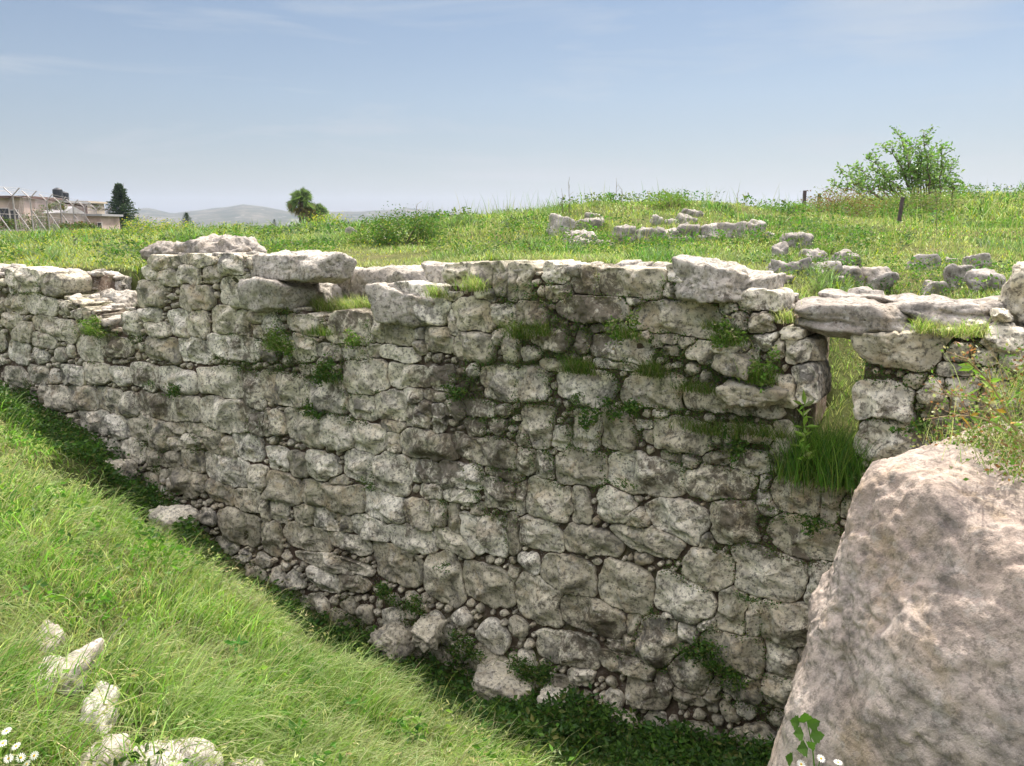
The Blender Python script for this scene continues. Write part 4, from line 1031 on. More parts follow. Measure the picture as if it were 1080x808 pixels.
def field_grass():
    mb = MB(); rs = np.random.RandomState(23)
    n = 800000
    r = np.exp(rs.uniform(math.log(4.4), math.log(75), n)); a = rs.uniform(-0.80, 0.76, n)
    x, y = r * np.sin(a), r * np.cos(a); s, nn = sn(x, y)
    ingap = (s > GAP0) & (s < GAP1)
    bare = fbm2(x, y, 0.9, 4, 51); big = fbm2(x, y, 0.25, 3, 52)
    ingap = (s > GAP0 - .15) & (s < GAP1 + .25) & (nn > -4.0) & (rs.rand(n) < .85)
    k = (nn < -0.78) & ~ingap & (bare > -0.42 + rs.randn(n) * .10) & (rs.rand(n) < np.where(r > 35, 0.6, 1))
    x, y, r, bare, big, s = x[k], y[k], r[k], bare[k], big[k], s[k]; n = len(x)
    z = terrain(x, y) - 0.01
    far = np.clip((r - 8) / 30, 0, 1)
    col = mixc([GR, YG, STR, OLV, PALE], [2.6, 1.2, 3.0, 3.2, 3.2], n, .28, rs) * .95
    dry = np.clip(-bare * 1.9 + 0.15, 0, 1)[:, None] * .75; col = col * (1 - dry) + (STR * .8) * dry
    yel = (rs.rand(n) < 0.03 * (1 + 3 * (x < -4)))[:, None]; col = np.where(yel, np.array([0.55, 0.48, 0.04]), col)
    wh = (rs.rand(n) < 0.03)[:, None]; col = np.where(wh, np.array([0.62, 0.62, 0.50]), col)
    h = (0.03 + 0.055 * rs.rand(n)) * (1 + 0.7 * np.clip(big, -1, 1)) * (1 + 0.9 * np.clip((r - 11) / 10, 0, 1.6)); clump = np.clip(fbm2(x, y, 1.5, 3, 61) * 2.6 - 0.55, 0, 1.3); h = h * (1 + 1.4 * clump); col = col * (1 - .38 * np.clip(clump, 0, 1)[:, None] * np.array([1.25, .7, .9]))
    h = h * np.where(nn[k] > -1.6, 0.8, 1)
    w = np.maximum(0.004, 0.0012 * r) * (0.7 + .7 * rs.rand(n))
    V, q, t, C = blades(np.stack([x, y, z], 1), h, w, rs.rand(n) * 6.28, 0.6, 1.0, col, 3, None, rs); mb.add(V, q, t, C)
    print('field blades', n)
    # taller tufts round the foot of every loose stone
    Pf = []
    for (fx, fy, fw) in FIELD_POS:
        m = 60; an = rs.rand(m) * 6.283; rr_ = fw * (.45 + .3 * rs.rand(m)); Pf.append(np.stack([fx + np.cos(an) * rr_, fy + np.sin(an) * rr_ * .8], 1))
    Pf = np.concatenate(Pf); P = np.stack([Pf[:, 0], Pf[:, 1], terrain(Pf[:, 0], Pf[:, 1])], 1); m = len(P)
    V, q, t, C = blades(P, .04 + .08 * rs.rand(m), np.full(m, .009), rs.rand(m) * 6.28, .5, 1.0, mixc([GR, YG, OLV, STR, DG], [3, 1.5, 2, 1.4, 1.5], m, rs=rs), 3, None, rs); mb.add(V, q, t, C)
    # broad-leaved weeds in patches, white and yellow flower heads
    m = 9000; r = np.exp(rs.uniform(math.log(5.5), math.log(30), m)); a = rs.uniform(-.62, .62, m); x, y = r * np.sin(a), r * np.cos(a); s, nn = sn(x, y); pt = fbm2(x, y, .7, 3, 63); k = (nn < -1.0) & (pt > .12); x, y, r = x[k], y[k], r[k]; m = len(x); z = terrain(x, y)
    cw = mixc([DG * 1.3, GR * .8, OLV * .9, np.array([.13, .17, .10])], [1.5, 2, 2, 1.6], m, .2, rs)
    for rep_ in range(14):
        hh_ = rs.rand(m) * (.04 + .012 * r); P = np.stack([x + rs.randn(m) * .045, y + rs.randn(m) * .045, z + hh_], 1)
        V, q, t, C = leaves(P, (.018 + .022 * rs.rand(m)) * np.clip(r / 8, .9, 2), cw * (1 + .15 * rs.randn(m, 1)), .5, .5, rs); mb.add(V, q, t, np.clip(C, .01, .9))
    m = 9000; r = np.exp(rs.uniform(math.log(6), math.log(45), m)); a = rs.uniform(-.62, .62, m); x, y = r * np.sin(a), r * np.cos(a); s, nn = sn(x, y); pt = fbm2(x, y, .5, 3, 64); k = (nn < -1.0) & (pt > .05) & (rs.rand(m) < .5); x, y, r = x[k], y[k], r[k]; m = len(x)
    P = np.stack([x, y, terrain(x, y) + .06 + .08 * rs.rand(m) * np.clip(r / 12, .6, 2)], 1); cf = np.where((fbm2(x, y, .3, 2, 65) > 0)[:, None], np.array([.62, .62, .52]), np.array([.58, .50, .05]))
    V, q, t, C = leaves(P, np.maximum(.012, .0016 * r), cf, .9, .9, rs); mb.add(V, q, t, C)
    # tall thin weeds on the mound's skyline and dry stalks
    m = 2600; r = np.exp(rs.uniform(math.log(9), math.log(24), m)); a = rs.uniform(-0.12, 0.62, m); x, y = r * np.sin(a), r * np.cos(a)
    P = np.stack([x, y, terrain(x, y)], 1)
    V, q, t, C = blades(P, (0.18 + 0.38 * rs.rand(m) ** 2.5), np.maximum(.003, .0006 * r), rs.rand(m) * 6.28, .35, .45, mixc([STR * .8, OLV, GR], [2, 2, 2], m, rs=rs), 4, None, rs); mb.add(V, q, t, C)
    o = finish(mb, 'field_grass', M['grass'], origin=(0, 10, -0.4)); tag(o, 'spring grass with yellow and white specks covering the field behind the wall', 'grass', kind='stuff')
field_grass()
def gap_grass():
    mb = MB(); rs = np.random.RandomState(24)
    n = 5000; s = rs.uniform(GAP0 - .3, GAP1 + .2, n); nn = rs.uniform(-4.5, -0.3, n)
    p = P0[None] + D[None] * s[:, None] + N[None] * nn[:, None]; x, y = p[:, 0] , p[:, 1]
    k = rs.rand(n) < .6; x, y = x[k], y[k]; n = len(x)
    P = np.stack([x, y, terrain(x, y)], 1)
    V, q, t, C = blades(P, .03 + .09 * rs.rand(n), np.full(n, .004), rs.rand(n) * 6.28, .6, 1.1, mixc([STR, YG, GR, PALE], [3.4, 1, .8, 1.6], n, rs=rs), 4, None, rs); mb.add(V, q, t, C)
    o = finish(mb, 'path_grass', M['grass'], origin=(2, 5, -1.2)); tag(o, 'sunlit dry grass seen through the doorway gap', 'grass', kind='stuff')
gap_grass()

# wall plants: each tuft a thing of its own
def tuft(name, c, w, h, kind, seed, label, cat='wall plant', group=None, mat='leaf'):
    rs = np.random.RandomState(seed); mb = MB(); c = np.array(c, float)
    o = empty(name, c); tag(o, label, cat, group)
    along = D
    pal = {'grass': ([GR * .7, OLV * .9, STR * .7, YG * .7], [3, 2, 1.4, 1]), 'dry': ([STR, YG, OLV, PALE], [3, 2, 1, 1]), 'herb': ([GR * .7, DG, OLV * .8], [3, 2, 1.4]), 'moss': ([DG * 1.2, OLV * .7, GR * .7], [2, 1, 2]), 'bright': ([YG * .8, GR * .9, STR * .8], [3, 2, 1.6])}[kind]
    area = w * h
    if kind != 'moss':
        n = int(60 + 5200 * area) if kind != 'herb' else int(24 + 900 * area)
        u = rs.randn(n) * w * .27
        P = c + along * u[:, None] + N * (rs.randn(n) * .03)[:, None] + np.array([0, 0, 1.0]) * (rs.rand(n) * -.02)[:, None]
        V, q, t, C = blades(P, h * (.45 + .6 * rs.rand(n)), np.full(n, .0042), np.full(n, math.atan2(N[1], N[0])) + rs.randn(n) * .5, .8, 1.3, mixc(*pal, n, rs=rs), 4, None, rs); mb.add(V, q, t, C)
        mb.build('stems', M['grass'], o)
    if kind in ('herb', 'moss', 'bright'):
        mb = MB(); n = int(90 + 9000 * area)
        u = np.clip(rs.randn(n) * .28, -.6, .6) * w; v = rs.rand(n) ** .8 * h * np.sqrt(np.clip(1 - (u / (w * .62)) ** 2, 0.05, 1))
        ns_ = 7; cu = rs.uniform(-.55, .55, ns_) * w; cv = (rs.uniform(-.25, .85, ns_)) * h; ki = rs.randint(0, ns_, n)
        u = cu[ki] + rs.randn(n) * w * .10; v = cv[ki] + rs.randn(n) * h * .13
        P = c + along * u[:, None] + N * (np.abs(rs.randn(n)) * .035)[:, None] + np.array([0, 0, 1.0]) * v[:, None]
        sz = (.014 + .02 * rs.rand(n)) * (0.6 if kind == 'moss' else 1.0)
        V, q, t, C = leaves(P, sz, mixc(*pal, n, rs=rs), .4, .55, rs); mb.add(V, q, t, C)
        mb.build('foliage', M['leaf'], o)
    return o
# (px, py of the root, width px, height px, kind, label)
WT = [(345, 402, 30, 30, 'herb', 'round dark green bush in the wall, highest on its left half'), (296, 368, 26, 26, 'bright', 'yellow-green tuft hanging left of the grassy ledge'), (338, 352, 30, 16, 'grass', 'grass fringe under the left end of the ledge'),
 (500, 305, 26, 26, 'dry', 'dry golden grass tuft on the wall top near its middle'), (462, 312, 20, 22, 'dry', 'dry grass beside the grey block end'), (375, 362, 16, 14, 'bright', 'tiny yellow-flowered tuft below the ledge'), (548, 355, 24, 34, 'grass', 'thin grass hanging in the upper wall joint'),
 (610, 392, 30, 34, 'grass', 'upright grass clump above the mossy stone'), (572, 352, 18, 26, 'grass', 'short grass in a dark joint under the small top block'), (660, 355, 24, 26, 'bright', 'bright green tuft left of the widest upper block'), (655, 434, 40, 22, 'herb', 'bushy green tuft above the squared centre block'),
 (622, 447, 18, 16, 'herb', 'small bluish herb at the corner of the squared centre block'), (688, 395, 32, 32, 'grass', 'tall thin grass in the joint right of the pitted block'), (768, 362, 30, 28, 'bright', 'yellow-green flowering weed under the biggest angular block'), (752, 345, 14, 20, 'grass', 'narrow tuft at the edge of the angular block'),
 (800, 402, 24, 40, 'bright', 'tall yellow-green weed left of the doorway'), (745, 455, 56, 26, 'grass', 'broad grass fringe on the earth ledge, its left half'), (800, 458, 60, 26, 'grass', 'broad grass fringe on the earth ledge, its right half'), (735, 412, 40, 22, 'grass', 'fine grass above the long ledge stone'),
 (776, 480, 16, 26, 'herb', 'small plant rooted below the earth ledge'), (482, 420, 22, 14, 'herb', 'flat green cushion in a joint left of centre'), (332, 440, 14, 14, 'herb', 'little green cushion below the round bush'), (186, 415, 18, 12, 'herb', 'tiny green cushion low on the tall left part'),
 (100, 352, 24, 18, 'bright', 'sunlit weeds on the step of the low left wall'), (95, 300, 0, 0, '', ''), (390, 512, 14, 10, 'moss', 'moss spot in the middle course joint'), (838, 548, 50, 12, 'moss', 'mossy strip above the big dark lower block'), (800, 637, 40, 8, 'moss', 'moss line under the big dark lower block'),
 (752, 706, 50, 34, 'herb', 'creeping leafy weed hanging low on the right part'), (735, 690, 20, 14, 'herb', 'small leaves above the creeping weed'), (425, 640, 44, 22, 'herb', 'leafy tuft hanging over the whitish broken rock'), (560, 712, 44, 40, 'herb', 'tall leafy weeds at the wall foot near the middle'), (490, 690, 36, 26, 'herb', 'weed patch at the wall foot left of the lumpy rock'),
 (160, 408, 12, 8, 'moss', 'small moss spot on the left wall'), (855, 560, 12, 16, 'herb', 'fern-like sprig beside the pier foot'), (965, 455, 30, 10, 'herb', 'small round leaves growing low on the doorway pier'), (660, 512, 30, 10, 'moss', 'moss patch in the joint below the squared centre block'), (610, 425, 18, 12, 'moss', 'mossy cushion on the stained stone'), (470, 600, 14, 8, 'moss', 'moss dot in the lower middle joint'), (900, 560, 0, 0, '', '')]
for k, (px, py, w, h, kd, lb) in enumerate(WT):
    if not kd: continue
    s_, z_ = on_wall(px, py, 0.03); c = wp(s_, 0.03, z_)
    ppm = F / (c[1] * CP - c[2] * SP)
    tuft('wall_plant', c, w / ppm / 0.85, h / ppm, kd, 700 + k, lb, group='plants rooted in the joints of the wall')
# moss, seedlings and dry roots in the joints, too small and many to count
def joint_growth():
    rs = np.random.RandomState(91); mb = MB(); free = (own < 0) & (GZ < z_top(GS) - .04) & (GZ > z_base(GS) + .05)
    # joints next to stones too
    edge = (own != np.roll(own, 1, 0)) | (own != np.roll(own, 1, 1)); ii = np.argwhere((free | edge) & (GZ < z_top(GS) - .04) & (GZ > z_base(GS)))
    ii = ii[rs.choice(len(ii), 42000)]; s = gs_[ii[:, 0]]; z = gz_[ii[:, 1]]
    dens = fbm2(s, z, 1.4, 4, 92) + .62 * np.exp(-((s + .4) / 1.6) ** 2 - ((z + 1.0) / .7) ** 2) - .05; k = dens > .28; s, z = s[k], z[k]; n = len(s)
    for rep_ in range(3):
        P = P0 + D * (s + rs.randn(n) * .014)[:, None] + N * (-.045 + rs.rand(n) * .045)[:, None]; P[:, 2] += z + rs.randn(n) * .012
        V, q, t, C = leaves(P, .008 + .012 * rs.rand(n), mixc([DG, GR * .6, OLV * .8, np.array([.12, .08, .05])], [2, 2, 1.6, 1.4], n, rs=rs), .3, .6, rs); mb.add(V, q, t, C)
    k = rs.rand(n) < .35; s, z = s[k], z[k]; m = len(s)
    P = P0 + D * s[:, None] + N * (-.03); P[:, 2] += z
    V, q, t, C = blades(P, .03 + .06 * rs.rand(m), np.full(m, .0035), np.full(m, math.atan2(N[1], N[0])) + rs.randn(m) * .6, .9, 1.6, mixc([GR, OLV, STR * .6, DG], [2, 2, 1.2, 2], m, rs=rs), 3, None, rs); mb.add(V, q, t, C)
    o = mb.build('joint_moss', M['leaf'], origin=wp(-2, 0, -2.5)); tag(o, 'moss, seedlings and fine roots growing in the joints of the old wall', 'moss', kind='stuff')
joint_growth()
# ledge grass
for k, (px, py, n_, w, h, lb) in enumerate([(332, 326, -.3, 40, 26, 'left clump of pale grass on the ledge'), (360, 326, -.35, 44, 24, 'middle clump of pale grass on the ledge'), (388, 324, -.3, 36, 22, 'right clump of pale grass on the ledge')]):
    s_, z_ = on_wall(px, py, n_); c = wp(s_, n_, z_); ppm = F / c[1]
    tuft('ledge_grass', c, w / ppm / .85, h / ppm, 'dry', 760 + k, lb, 'grass clump', 'grass clumps on the ledge')
for k, (px, py, n_, w, h, lb) in enumerate([(975, 348, -.02, 20, 26, 'dry grass clump on the pier top, left of three'), (1000, 352, .0, 24, 22, 'dry grass clump on the pier top, middle of three'), (1022, 352, .0, 30, 28, 'dry grass clump on the pier top, right of three'), (828, 338, -.1, 22, 26, 'dry reddish weed at the left end of the lintel'), (815, 318, -.3, 16, 20, 'dry tuft behind the crumbly stones')]):
    s_, z_ = on_wall(px, py, n_); c = wp(s_, n_, z_); ppm = F / c[1]
    tuft('pier_grass', c, w / ppm / .85, h / ppm, 'dry', 770 + k, lb, 'grass clump', 'dry grass clumps around the lintel')

# tall grass and weeds standing in the doorway
def doorway_grass():
    rs = np.random.RandomState(31)
    for k, (px, n_, hh, lb) in enumerate([(848, -.06, .36, 'dense tall grass at the left side of the doorway gap'), (868, -.12, .44, 'tallest grass clump in the middle of the doorway gap'), (890, -.06, .38, 'tall grass drooping at the right side of the doorway gap')]):
        s_, _ = on_wall(px, 500, n_); c = wp(s_, n_, SILL)
        o = empty('tall_grass', c); tag(o, lb, 'grass clump', 'tall grass clumps in the doorway'); mb = MB(); n = 620
        P = c + D * (rs.randn(n) * .075)[:, None] + N * (rs.randn(n) * .09)[:, None]
        V, q, t, C = blades(P, hh * (.4 + .65 * rs.rand(n)), np.full(n, .0055), rs.rand(n) * 6.28, .35, .75, mixc([GR, DG * 1.3, YG, OLV], [4, 2.4, 1.4, 1], n, rs=rs), 5, None, rs); mb.add(V, q, t, C)
        P = c + D * (rs.randn(260) * .06)[:, None] + N * (.02 + rs.rand(260) * .06)[:, None]
        V, q, t, C = blades(P, .06 + .13 * rs.rand(260), np.full(260, .005), np.full(260, math.atan2(N[1], N[0])), 1.6, 2.3, mixc([GR, STR, OLV], [3, 1.4, 1.5], 260, rs=rs), 5, None, rs); mb.add(V, q, t, C)
        mb.build('blades', M['grass'], o)
    # pale upright weed with yellow-green leaves
    s_, z_ = on_wall(846, 492, .06); c = wp(s_, .06, z_); o = empty('weed', c); tag(o, 'single upright weed with pale yellow-green leaves before the doorway grass', 'weed')
    mb = MB(); st = np.array([c + D * (.01 * math.sin(t * 5)) + N * .02 * t + np.array([0, 0, .36 * t]) for t in np.linspace(0, 1, 7)]); mb.tube(st, np.linspace(.005, .002, 7), 5, col=YG); mb.build('stem', M['leaf'], o)
    mb = MB(); P = st[rs.randint(1, 7, 46)] + rs.randn(46, 3) * .004; V, q, t, C = leaves(P, .05 + .05 * rs.rand(46), mixc([YG * 1.2, PALE], [3, 1], 46, rs=rs), .5, .28, rs); mb.add(V, q, t, C); mb.build('foliage', M['leaf'], o)
doorway_grass()

# weeds behind and on the great boulder
def boulder_weeds():
    rs = np.random.RandomState(33)
    spots = [((1062, 470, 2.85), .28, 'dense low weeds spreading on the back right of the boulder'), ((1085, 425, 3.0), .30, 'tall tangle of weeds at the right edge behind the boulder'), ((1035, 478, 2.9), .16, 'low reddish succulents on the sunlit boulder top'), ((1090, 500, 2.5), .16, 'weeds at the right edge on the boulder top')]
    for k, (p, hh, lb) in enumerate(spots):
        c = at_y(*p); o = empty('weed_clump', c); tag(o, lb, 'weeds', 'weeds around the boulder')
        mb = MB(); n = 200
        P = c + rs.randn(n, 3) * np.array([.09, .10, .012])
        V, q, t, C = blades(P, hh * (.3 + .7 * rs.rand(n)), np.full(n, .0028), rs.rand(n) * 6.28, .9, .9, mixc([STR, YG, RED, PALE, OLV], [2.4, 2, 1, 1, 1.2], n, rs=rs), 4, None, rs); mb.add(V, q, t, C); mb.build('stems', M['grass'], o)
        mb = MB(); n = 800
        P = c + rs.randn(n, 3) * np.array([.09, .09, 0]) + np.array([0, 0, 1]) * (rs.rand(n) ** 1.5 * hh * .7)[:, None]
        V, q, t, C = leaves(P, .008 + .013 * rs.rand(n), mixc([YG * .7, STR * .7, RED, GR * .8, PALE * .8], [2, 1.3, 1.4, 2.2, 1.4], n, rs=rs), .4, .6, rs); mb.add(V, q, t, C); mb.build('foliage', M['leaf'], o)
    # long dry branching stalks reaching left
    for k, (a, b_, lb) in enumerate([((1075, 462, 2.75), (1012, 376, 2.65), 'long dry stalk with small buds leaning left over the pier'), ((1072, 455, 2.7), (1000, 418, 2.55), 'reddish branching dry stalk lower than the long one'), ((1080, 470, 2.6), (990, 440, 2.45), 'lowest dry stalk with an orange leaf, pointing left')]):
        A, B = at_y(*a), at_y(*b_); o = empty('dry_stalk', A); tag(o, lb, 'weed', 'dry stalks above the boulder')
        L = np.linalg.norm(B - A); st = np.array([A + (B - A) * t + np.array([0, 0, .10 * L * math.sin(t * math.pi)]) for t in np.linspace(0, 1, 10)])
        mb = MB(); mb.tube(st, np.linspace(.0035, .0015, 10), 5, col=np.array([.42, .33, .2]))
        ends = []
        for j in range(3, 10):
            for q_ in range(2):
                dv = rs.randn(3) * .6 + (B - A) / L; dv /= np.linalg.norm(dv); e = st[j] + dv * rs.uniform(.04, .10); mb.tube([st[j], e], [.0016, .001], 4, col=np.array([.4, .28, .18])); ends.append(e)
        mb.build('stem', M['leaf'], o)
        E = np.array(ends); E = np.concatenate([E + rs.randn(len(E), 3) * .008 for _ in range(6)]); n = len(E)
        mb = MB(); V, q, t, C = leaves(E, .009 + .008 * rs.rand(n), mixc([RED * 1.6, STR, YG], [2, 2, 1.6], n, rs=rs), .3, .7, rs); mb.add(V, q, t, C); mb.build('seed_heads', M['leaf'], o)
        n = 9; E = st[rs.randint(1, 8, n)]; mb = MB(); V, q, t, C = leaves(E, .03 + .03 * rs.rand(n), mixc([YG * 1.1, np.array([.5, .3, .06])], [4, 1], n, rs=rs), .5, .4, rs); mb.add(V, q, t, C); mb.build('foliage', M['leaf'], o)
boulder_weeds()

# daisies
def daisy(c, size, label, group, seed):
    rs = np.random.RandomState(seed); c = np.array(c, float); g = c - np.array([0, 0, .16])
    o = empty('daisy', g); tag(o, label, 'daisy', group)
    mb = MB(); mb.tube([g, (g + c) / 2 + rs.randn(3) * .006, c], [.0014, .0012, .0012], 5, col=GR); mb.build('stem', M['leaf'], o)
    nrm = np.array([rs.randn() * .3, -.45 + rs.randn() * .2, 1.0]); nrm /= np.linalg.norm(nrm); a = np.cross(nrm, [1, 0, 0]); a /= np.linalg.norm(a); b = np.cross(nrm, a)
    mb = MB(); k = 14
    for j in range(k):
        t = 2 * math.pi * j / k; d = a * math.cos(t) + b * math.sin(t); e = np.cross(nrm, d)
        V = [c + d * size * .2 - e * size * .06, c + d * size * .2 + e * size * .06, c + d * size * .75 + e * size * .11 + nrm * size * .03, c + d * size + e * size * .04, c + d * size - e * size * .04, c + d * size * .75 - e * size * .11 + nrm * size * .03]
        mb.add(np.array(V), [[0, 1, 2, 5], [5, 2, 3, 4]], None, np.array([.82, .82, .80]))
    mb.build('petals', M['leaf'], o)
    V, Fc = ICO[2]; mb = MB(); Q = V * size * .28; Q = Q * np.array([1, 1, 1]); Q = Q - nrm * (Q @ nrm)[:, None] * .45 + c; mb.add(Q, None, Fc, np.array([.75, .5, .02])); mb.build('flower_centre', M['leaf'], o)
DL = [(7, 771, 'highest of the daisies in the bottom left corner'), (3, 784, 'daisy at the very left edge, second from the top'), (17, 787, 'daisy right of the one at the left edge, middle height'), (9, 800, 'lower daisy close to the left edge'), (22, 799, 'lower daisy second from the left edge'), (36, 797, 'small daisy rightmost in the bottom left corner'), (28, 806, 'daisy cut by the bottom edge, left corner')]
for k, (px, py, lb) in enumerate(DL): daisy(at_y(px, py, 1.95 + .02 * k), .0135, lb, 'daisies in the bottom left corner', 800 + k)
for k, (px, py, Y, lb) in enumerate([(884, 804, 1.95, 'daisy in front of the boulder, rightmost of three'), (866, 800, 1.97, 'small daisy in front of the boulder, middle of three'), (845, 806, 1.96, 'daisy in front of the boulder, leftmost of three')]): daisy(at_y(px, py, Y), .0125, lb, 'daisies in front of the boulder', 820 + k)
def leafy_sprig():
    rs = np.random.RandomState(35); c = at_y(858, 850, 1.95); o = empty('bramble_sprig', c); tag(o, 'young bramble sprig with toothed green leaves before the boulder', 'plant')
    mb = MB(); top = at_y(850, 758, 1.98); st = np.array([c + (top - c) * t + np.array([.012 * math.sin(3 * t), 0, 0]) for t in np.linspace(0, 1, 8)]); mb.tube(st, np.linspace(.003, .0015, 8), 5, col=GR); mb.build('stem', M['leaf'], o)
    for px, py, sz, ang in [(848, 757, .05, 1.7), (838, 762, .045, 2.6), (858, 763, .045, .6), (842, 774, .042, 2.9), (862, 776, .045, .3), (846, 790, .045, 3.0), (832, 800, .04, 2.5), (856, 786, .03, .9)]:
        p = at_y(px, py, 1.97 + rs.uniform(-.02, .02)); sz *= .85; d = np.array([math.cos(ang), -.3, math.sin(ang)]); d /= np.linalg.norm(d); u = np.array([0, -.8, .6]); s_ = np.cross(d, u); s_ /= np.linalg.norm(s_)
        V = []; m = 9
        for j in range(m):
            t = j / (m - 1); w = sz * .60 * (min(1, t / .3) ** .7) * (1 - max(0, t - .3) / .7) ** .9 * (1 + .16 * (-1) ** j) + .0003
            V += [p + d * sz * (t - .5) - s_ * w + u * sz * .06, p + d * sz * (t - .5), p + d * sz * (t - .5) + s_ * w + u * sz * .06]
        q = [[3 * j + a_, 3 * j + a_ + 1, 3 * j + a_ + 4, 3 * j + a_ + 3] for j in range(m - 1) for a_ in (0, 1)]
        mb = MB(); mb.add(np.array(V), q, None, GR * .65 * rs.uniform(.8, 1.2)); mb.build('leaf', M['leaf'], o)
leafy_sprig()

# dead stalks standing on the mound
GS_ = 'thin dead stalks standing on the skyline'
for k, (px, y0, y1, Y, lb) in enumerate([(601, 193, 236, 12, 'tall bare stalk on the skyline, left of the pair'), (648, 192, 226, 14, 'tall bare stalk on the skyline above the mound'), (593, 204, 236, 12.2, 'shorter stalk just left of the tallest left stalk'), (655, 200, 226, 14, 'shorter stalk right of the mound stalk'), (988, 205, 262, 11, 'dry bushy stalk standing alone in the right field grass'), (437, 215, 245, 12, 'leaning twig over the dark bush'), (777, 203, 226, 14, 'faint thin stalk on the right of the mound')]):
    A, B = at_y(px, y1 + 3, Y), at_y(px + R.uniform(-3, 3), y0, Y); o_ = MB(); rs = np.random.RandomState(840 + k)
    st = np.array([A + (B - A) * t + rs.randn(3) * .004 for t in np.linspace(0, 1, 8)]); o_.tube(st, np.linspace(.006, .003, 8), 4, col=np.array([.25, .2, .13]))
    for j in range(2, 8):
        for q_ in range(3 if k == 4 else 1): o_.tube([st[j], st[j] + np.array([rs.uniform(-.07, .07), rs.uniform(-.05, .05), rs.uniform(.03, .08)])], [.0025, .002], 3, col=np.array([.3, .24, .15]))
    o = o_.build('dead_stalk', M['leaf']); tag(o, lb, 'stalk', GS_)
# bushes in the field
def bush(px, py, Y, w, h, cols, label, cat='bush', group='low bushes in the field', seed=0, lsz=.05, n=2600, stems=True):
    rs = np.random.RandomState(seed); c = at_y(px, py, Y); c[2] = float(terrain(c[0], c[1])) - .03; k = Y / F
    W_, H_ = w * k, h * k; o = empty('bush', c); tag(o, label, cat, group)
    # clumps
    nc = 16; cc = np.stack([rs.uniform(-.42, .42, nc) * W_, rs.uniform(-.35, .35, nc) * W_, rs.uniform(.15, .8, nc) * H_], 1); cc[:, 2] *= 1 - 1.3 * (cc[:, 0] / W_) ** 2
    P = cc[rs.randint(0, nc, n)] + rs.randn(n, 3) * np.array([W_ * .12, W_ * .12, H_ * .14]); P[:, 2] = np.abs(P[:, 2]); P += c
    mb = MB(); V, q, t, C = leaves(P, lsz * (.5 + .8 * rs.rand(n)), mixc(cols, [1] * len(cols), n, rs=rs), .5, .45, rs); mb.add(V, q, t, C); mb.build('foliage', M['tree_leaf'], o)
    if stems:
        mb = MB()
        for j in range(14): mb.tube([c + rs.randn(3) * np.array([.05, .05, 0]), c + cc[j % nc]], [.012, .004], 4, col=np.array([.2, .15, .1]))
        mb.build('stems', M['bark'], o)
    return o
bush(430, 275, 10.5, 70, 40, [GR * .7, OLV * .8, DG * 1.4], 'big dark green weed bush left of the mound', seed=901, lsz=.035, n=5000)
bush(393, 272, 11, 50, 22, [GR * .8, OLV], 'lower green weed bush further left, beside the big dark one', seed=902, lsz=.03, n=2600)
bush(885, 243, 15.5, 66, 36, [OLV, STR * .6, RED * .9], 'brownish dry bush at the foot of the tree, on its left', seed=903, lsz=.04, n=3800)
bush(945, 243, 16, 100, 34, [OLV, STR * .6, GR], 'grey-green dry bush directly under the tree', seed=904, lsz=.04, n=5200)
bush(828, 230, 14, 50, 14, [GR, YG], 'leafy weeds on the mound right of the stones', seed=905, lsz=.03, n=2000)
bush(705, 224, 13.5, 44, 18, [GR, YG, OLV], 'green weeds crowning the mound', seed=906, lsz=.03, n=2400)
bush(872, 268, 9.0, 50, 18, [GR * .9, OLV], 'grey-green bush behind the leaning stones', seed=907, lsz=.022, n=2400)
bush(1065, 243, 13, 60, 18, [GR, YG], 'bright weeds at the right edge of the field', seed=908, lsz=.03, n=2000)
bush(820, 228, 0.1, 0, 0, [GR], '', seed=1, n=1) if False else None
for k, (px, py, w, h, lb) in enumerate([(150, 262, 40, 24, 'yellow-flowering mustard clump right of the conifer'), (185, 258, 50, 18, 'yellow-flowering mustard clump before the small round tree'), (250, 258, 60, 14, 'low yellow-flowering clump left of the palm'), (345, 258, 50, 22, 'yellow-flowering clump right of the palm'), (30, 258, 60, 12, 'low flowering clump under the fence'), (95, 258, 50, 10, 'low flowering clump before the water tanks house')]):
    bush(px, py, 27, w, h, [YG, np.array([.5, .45, .05]), GR, STR * .7], lb, 'flowering bush', 'yellow-flowering clumps at the field edge', 920 + k, .07, 1500, False)

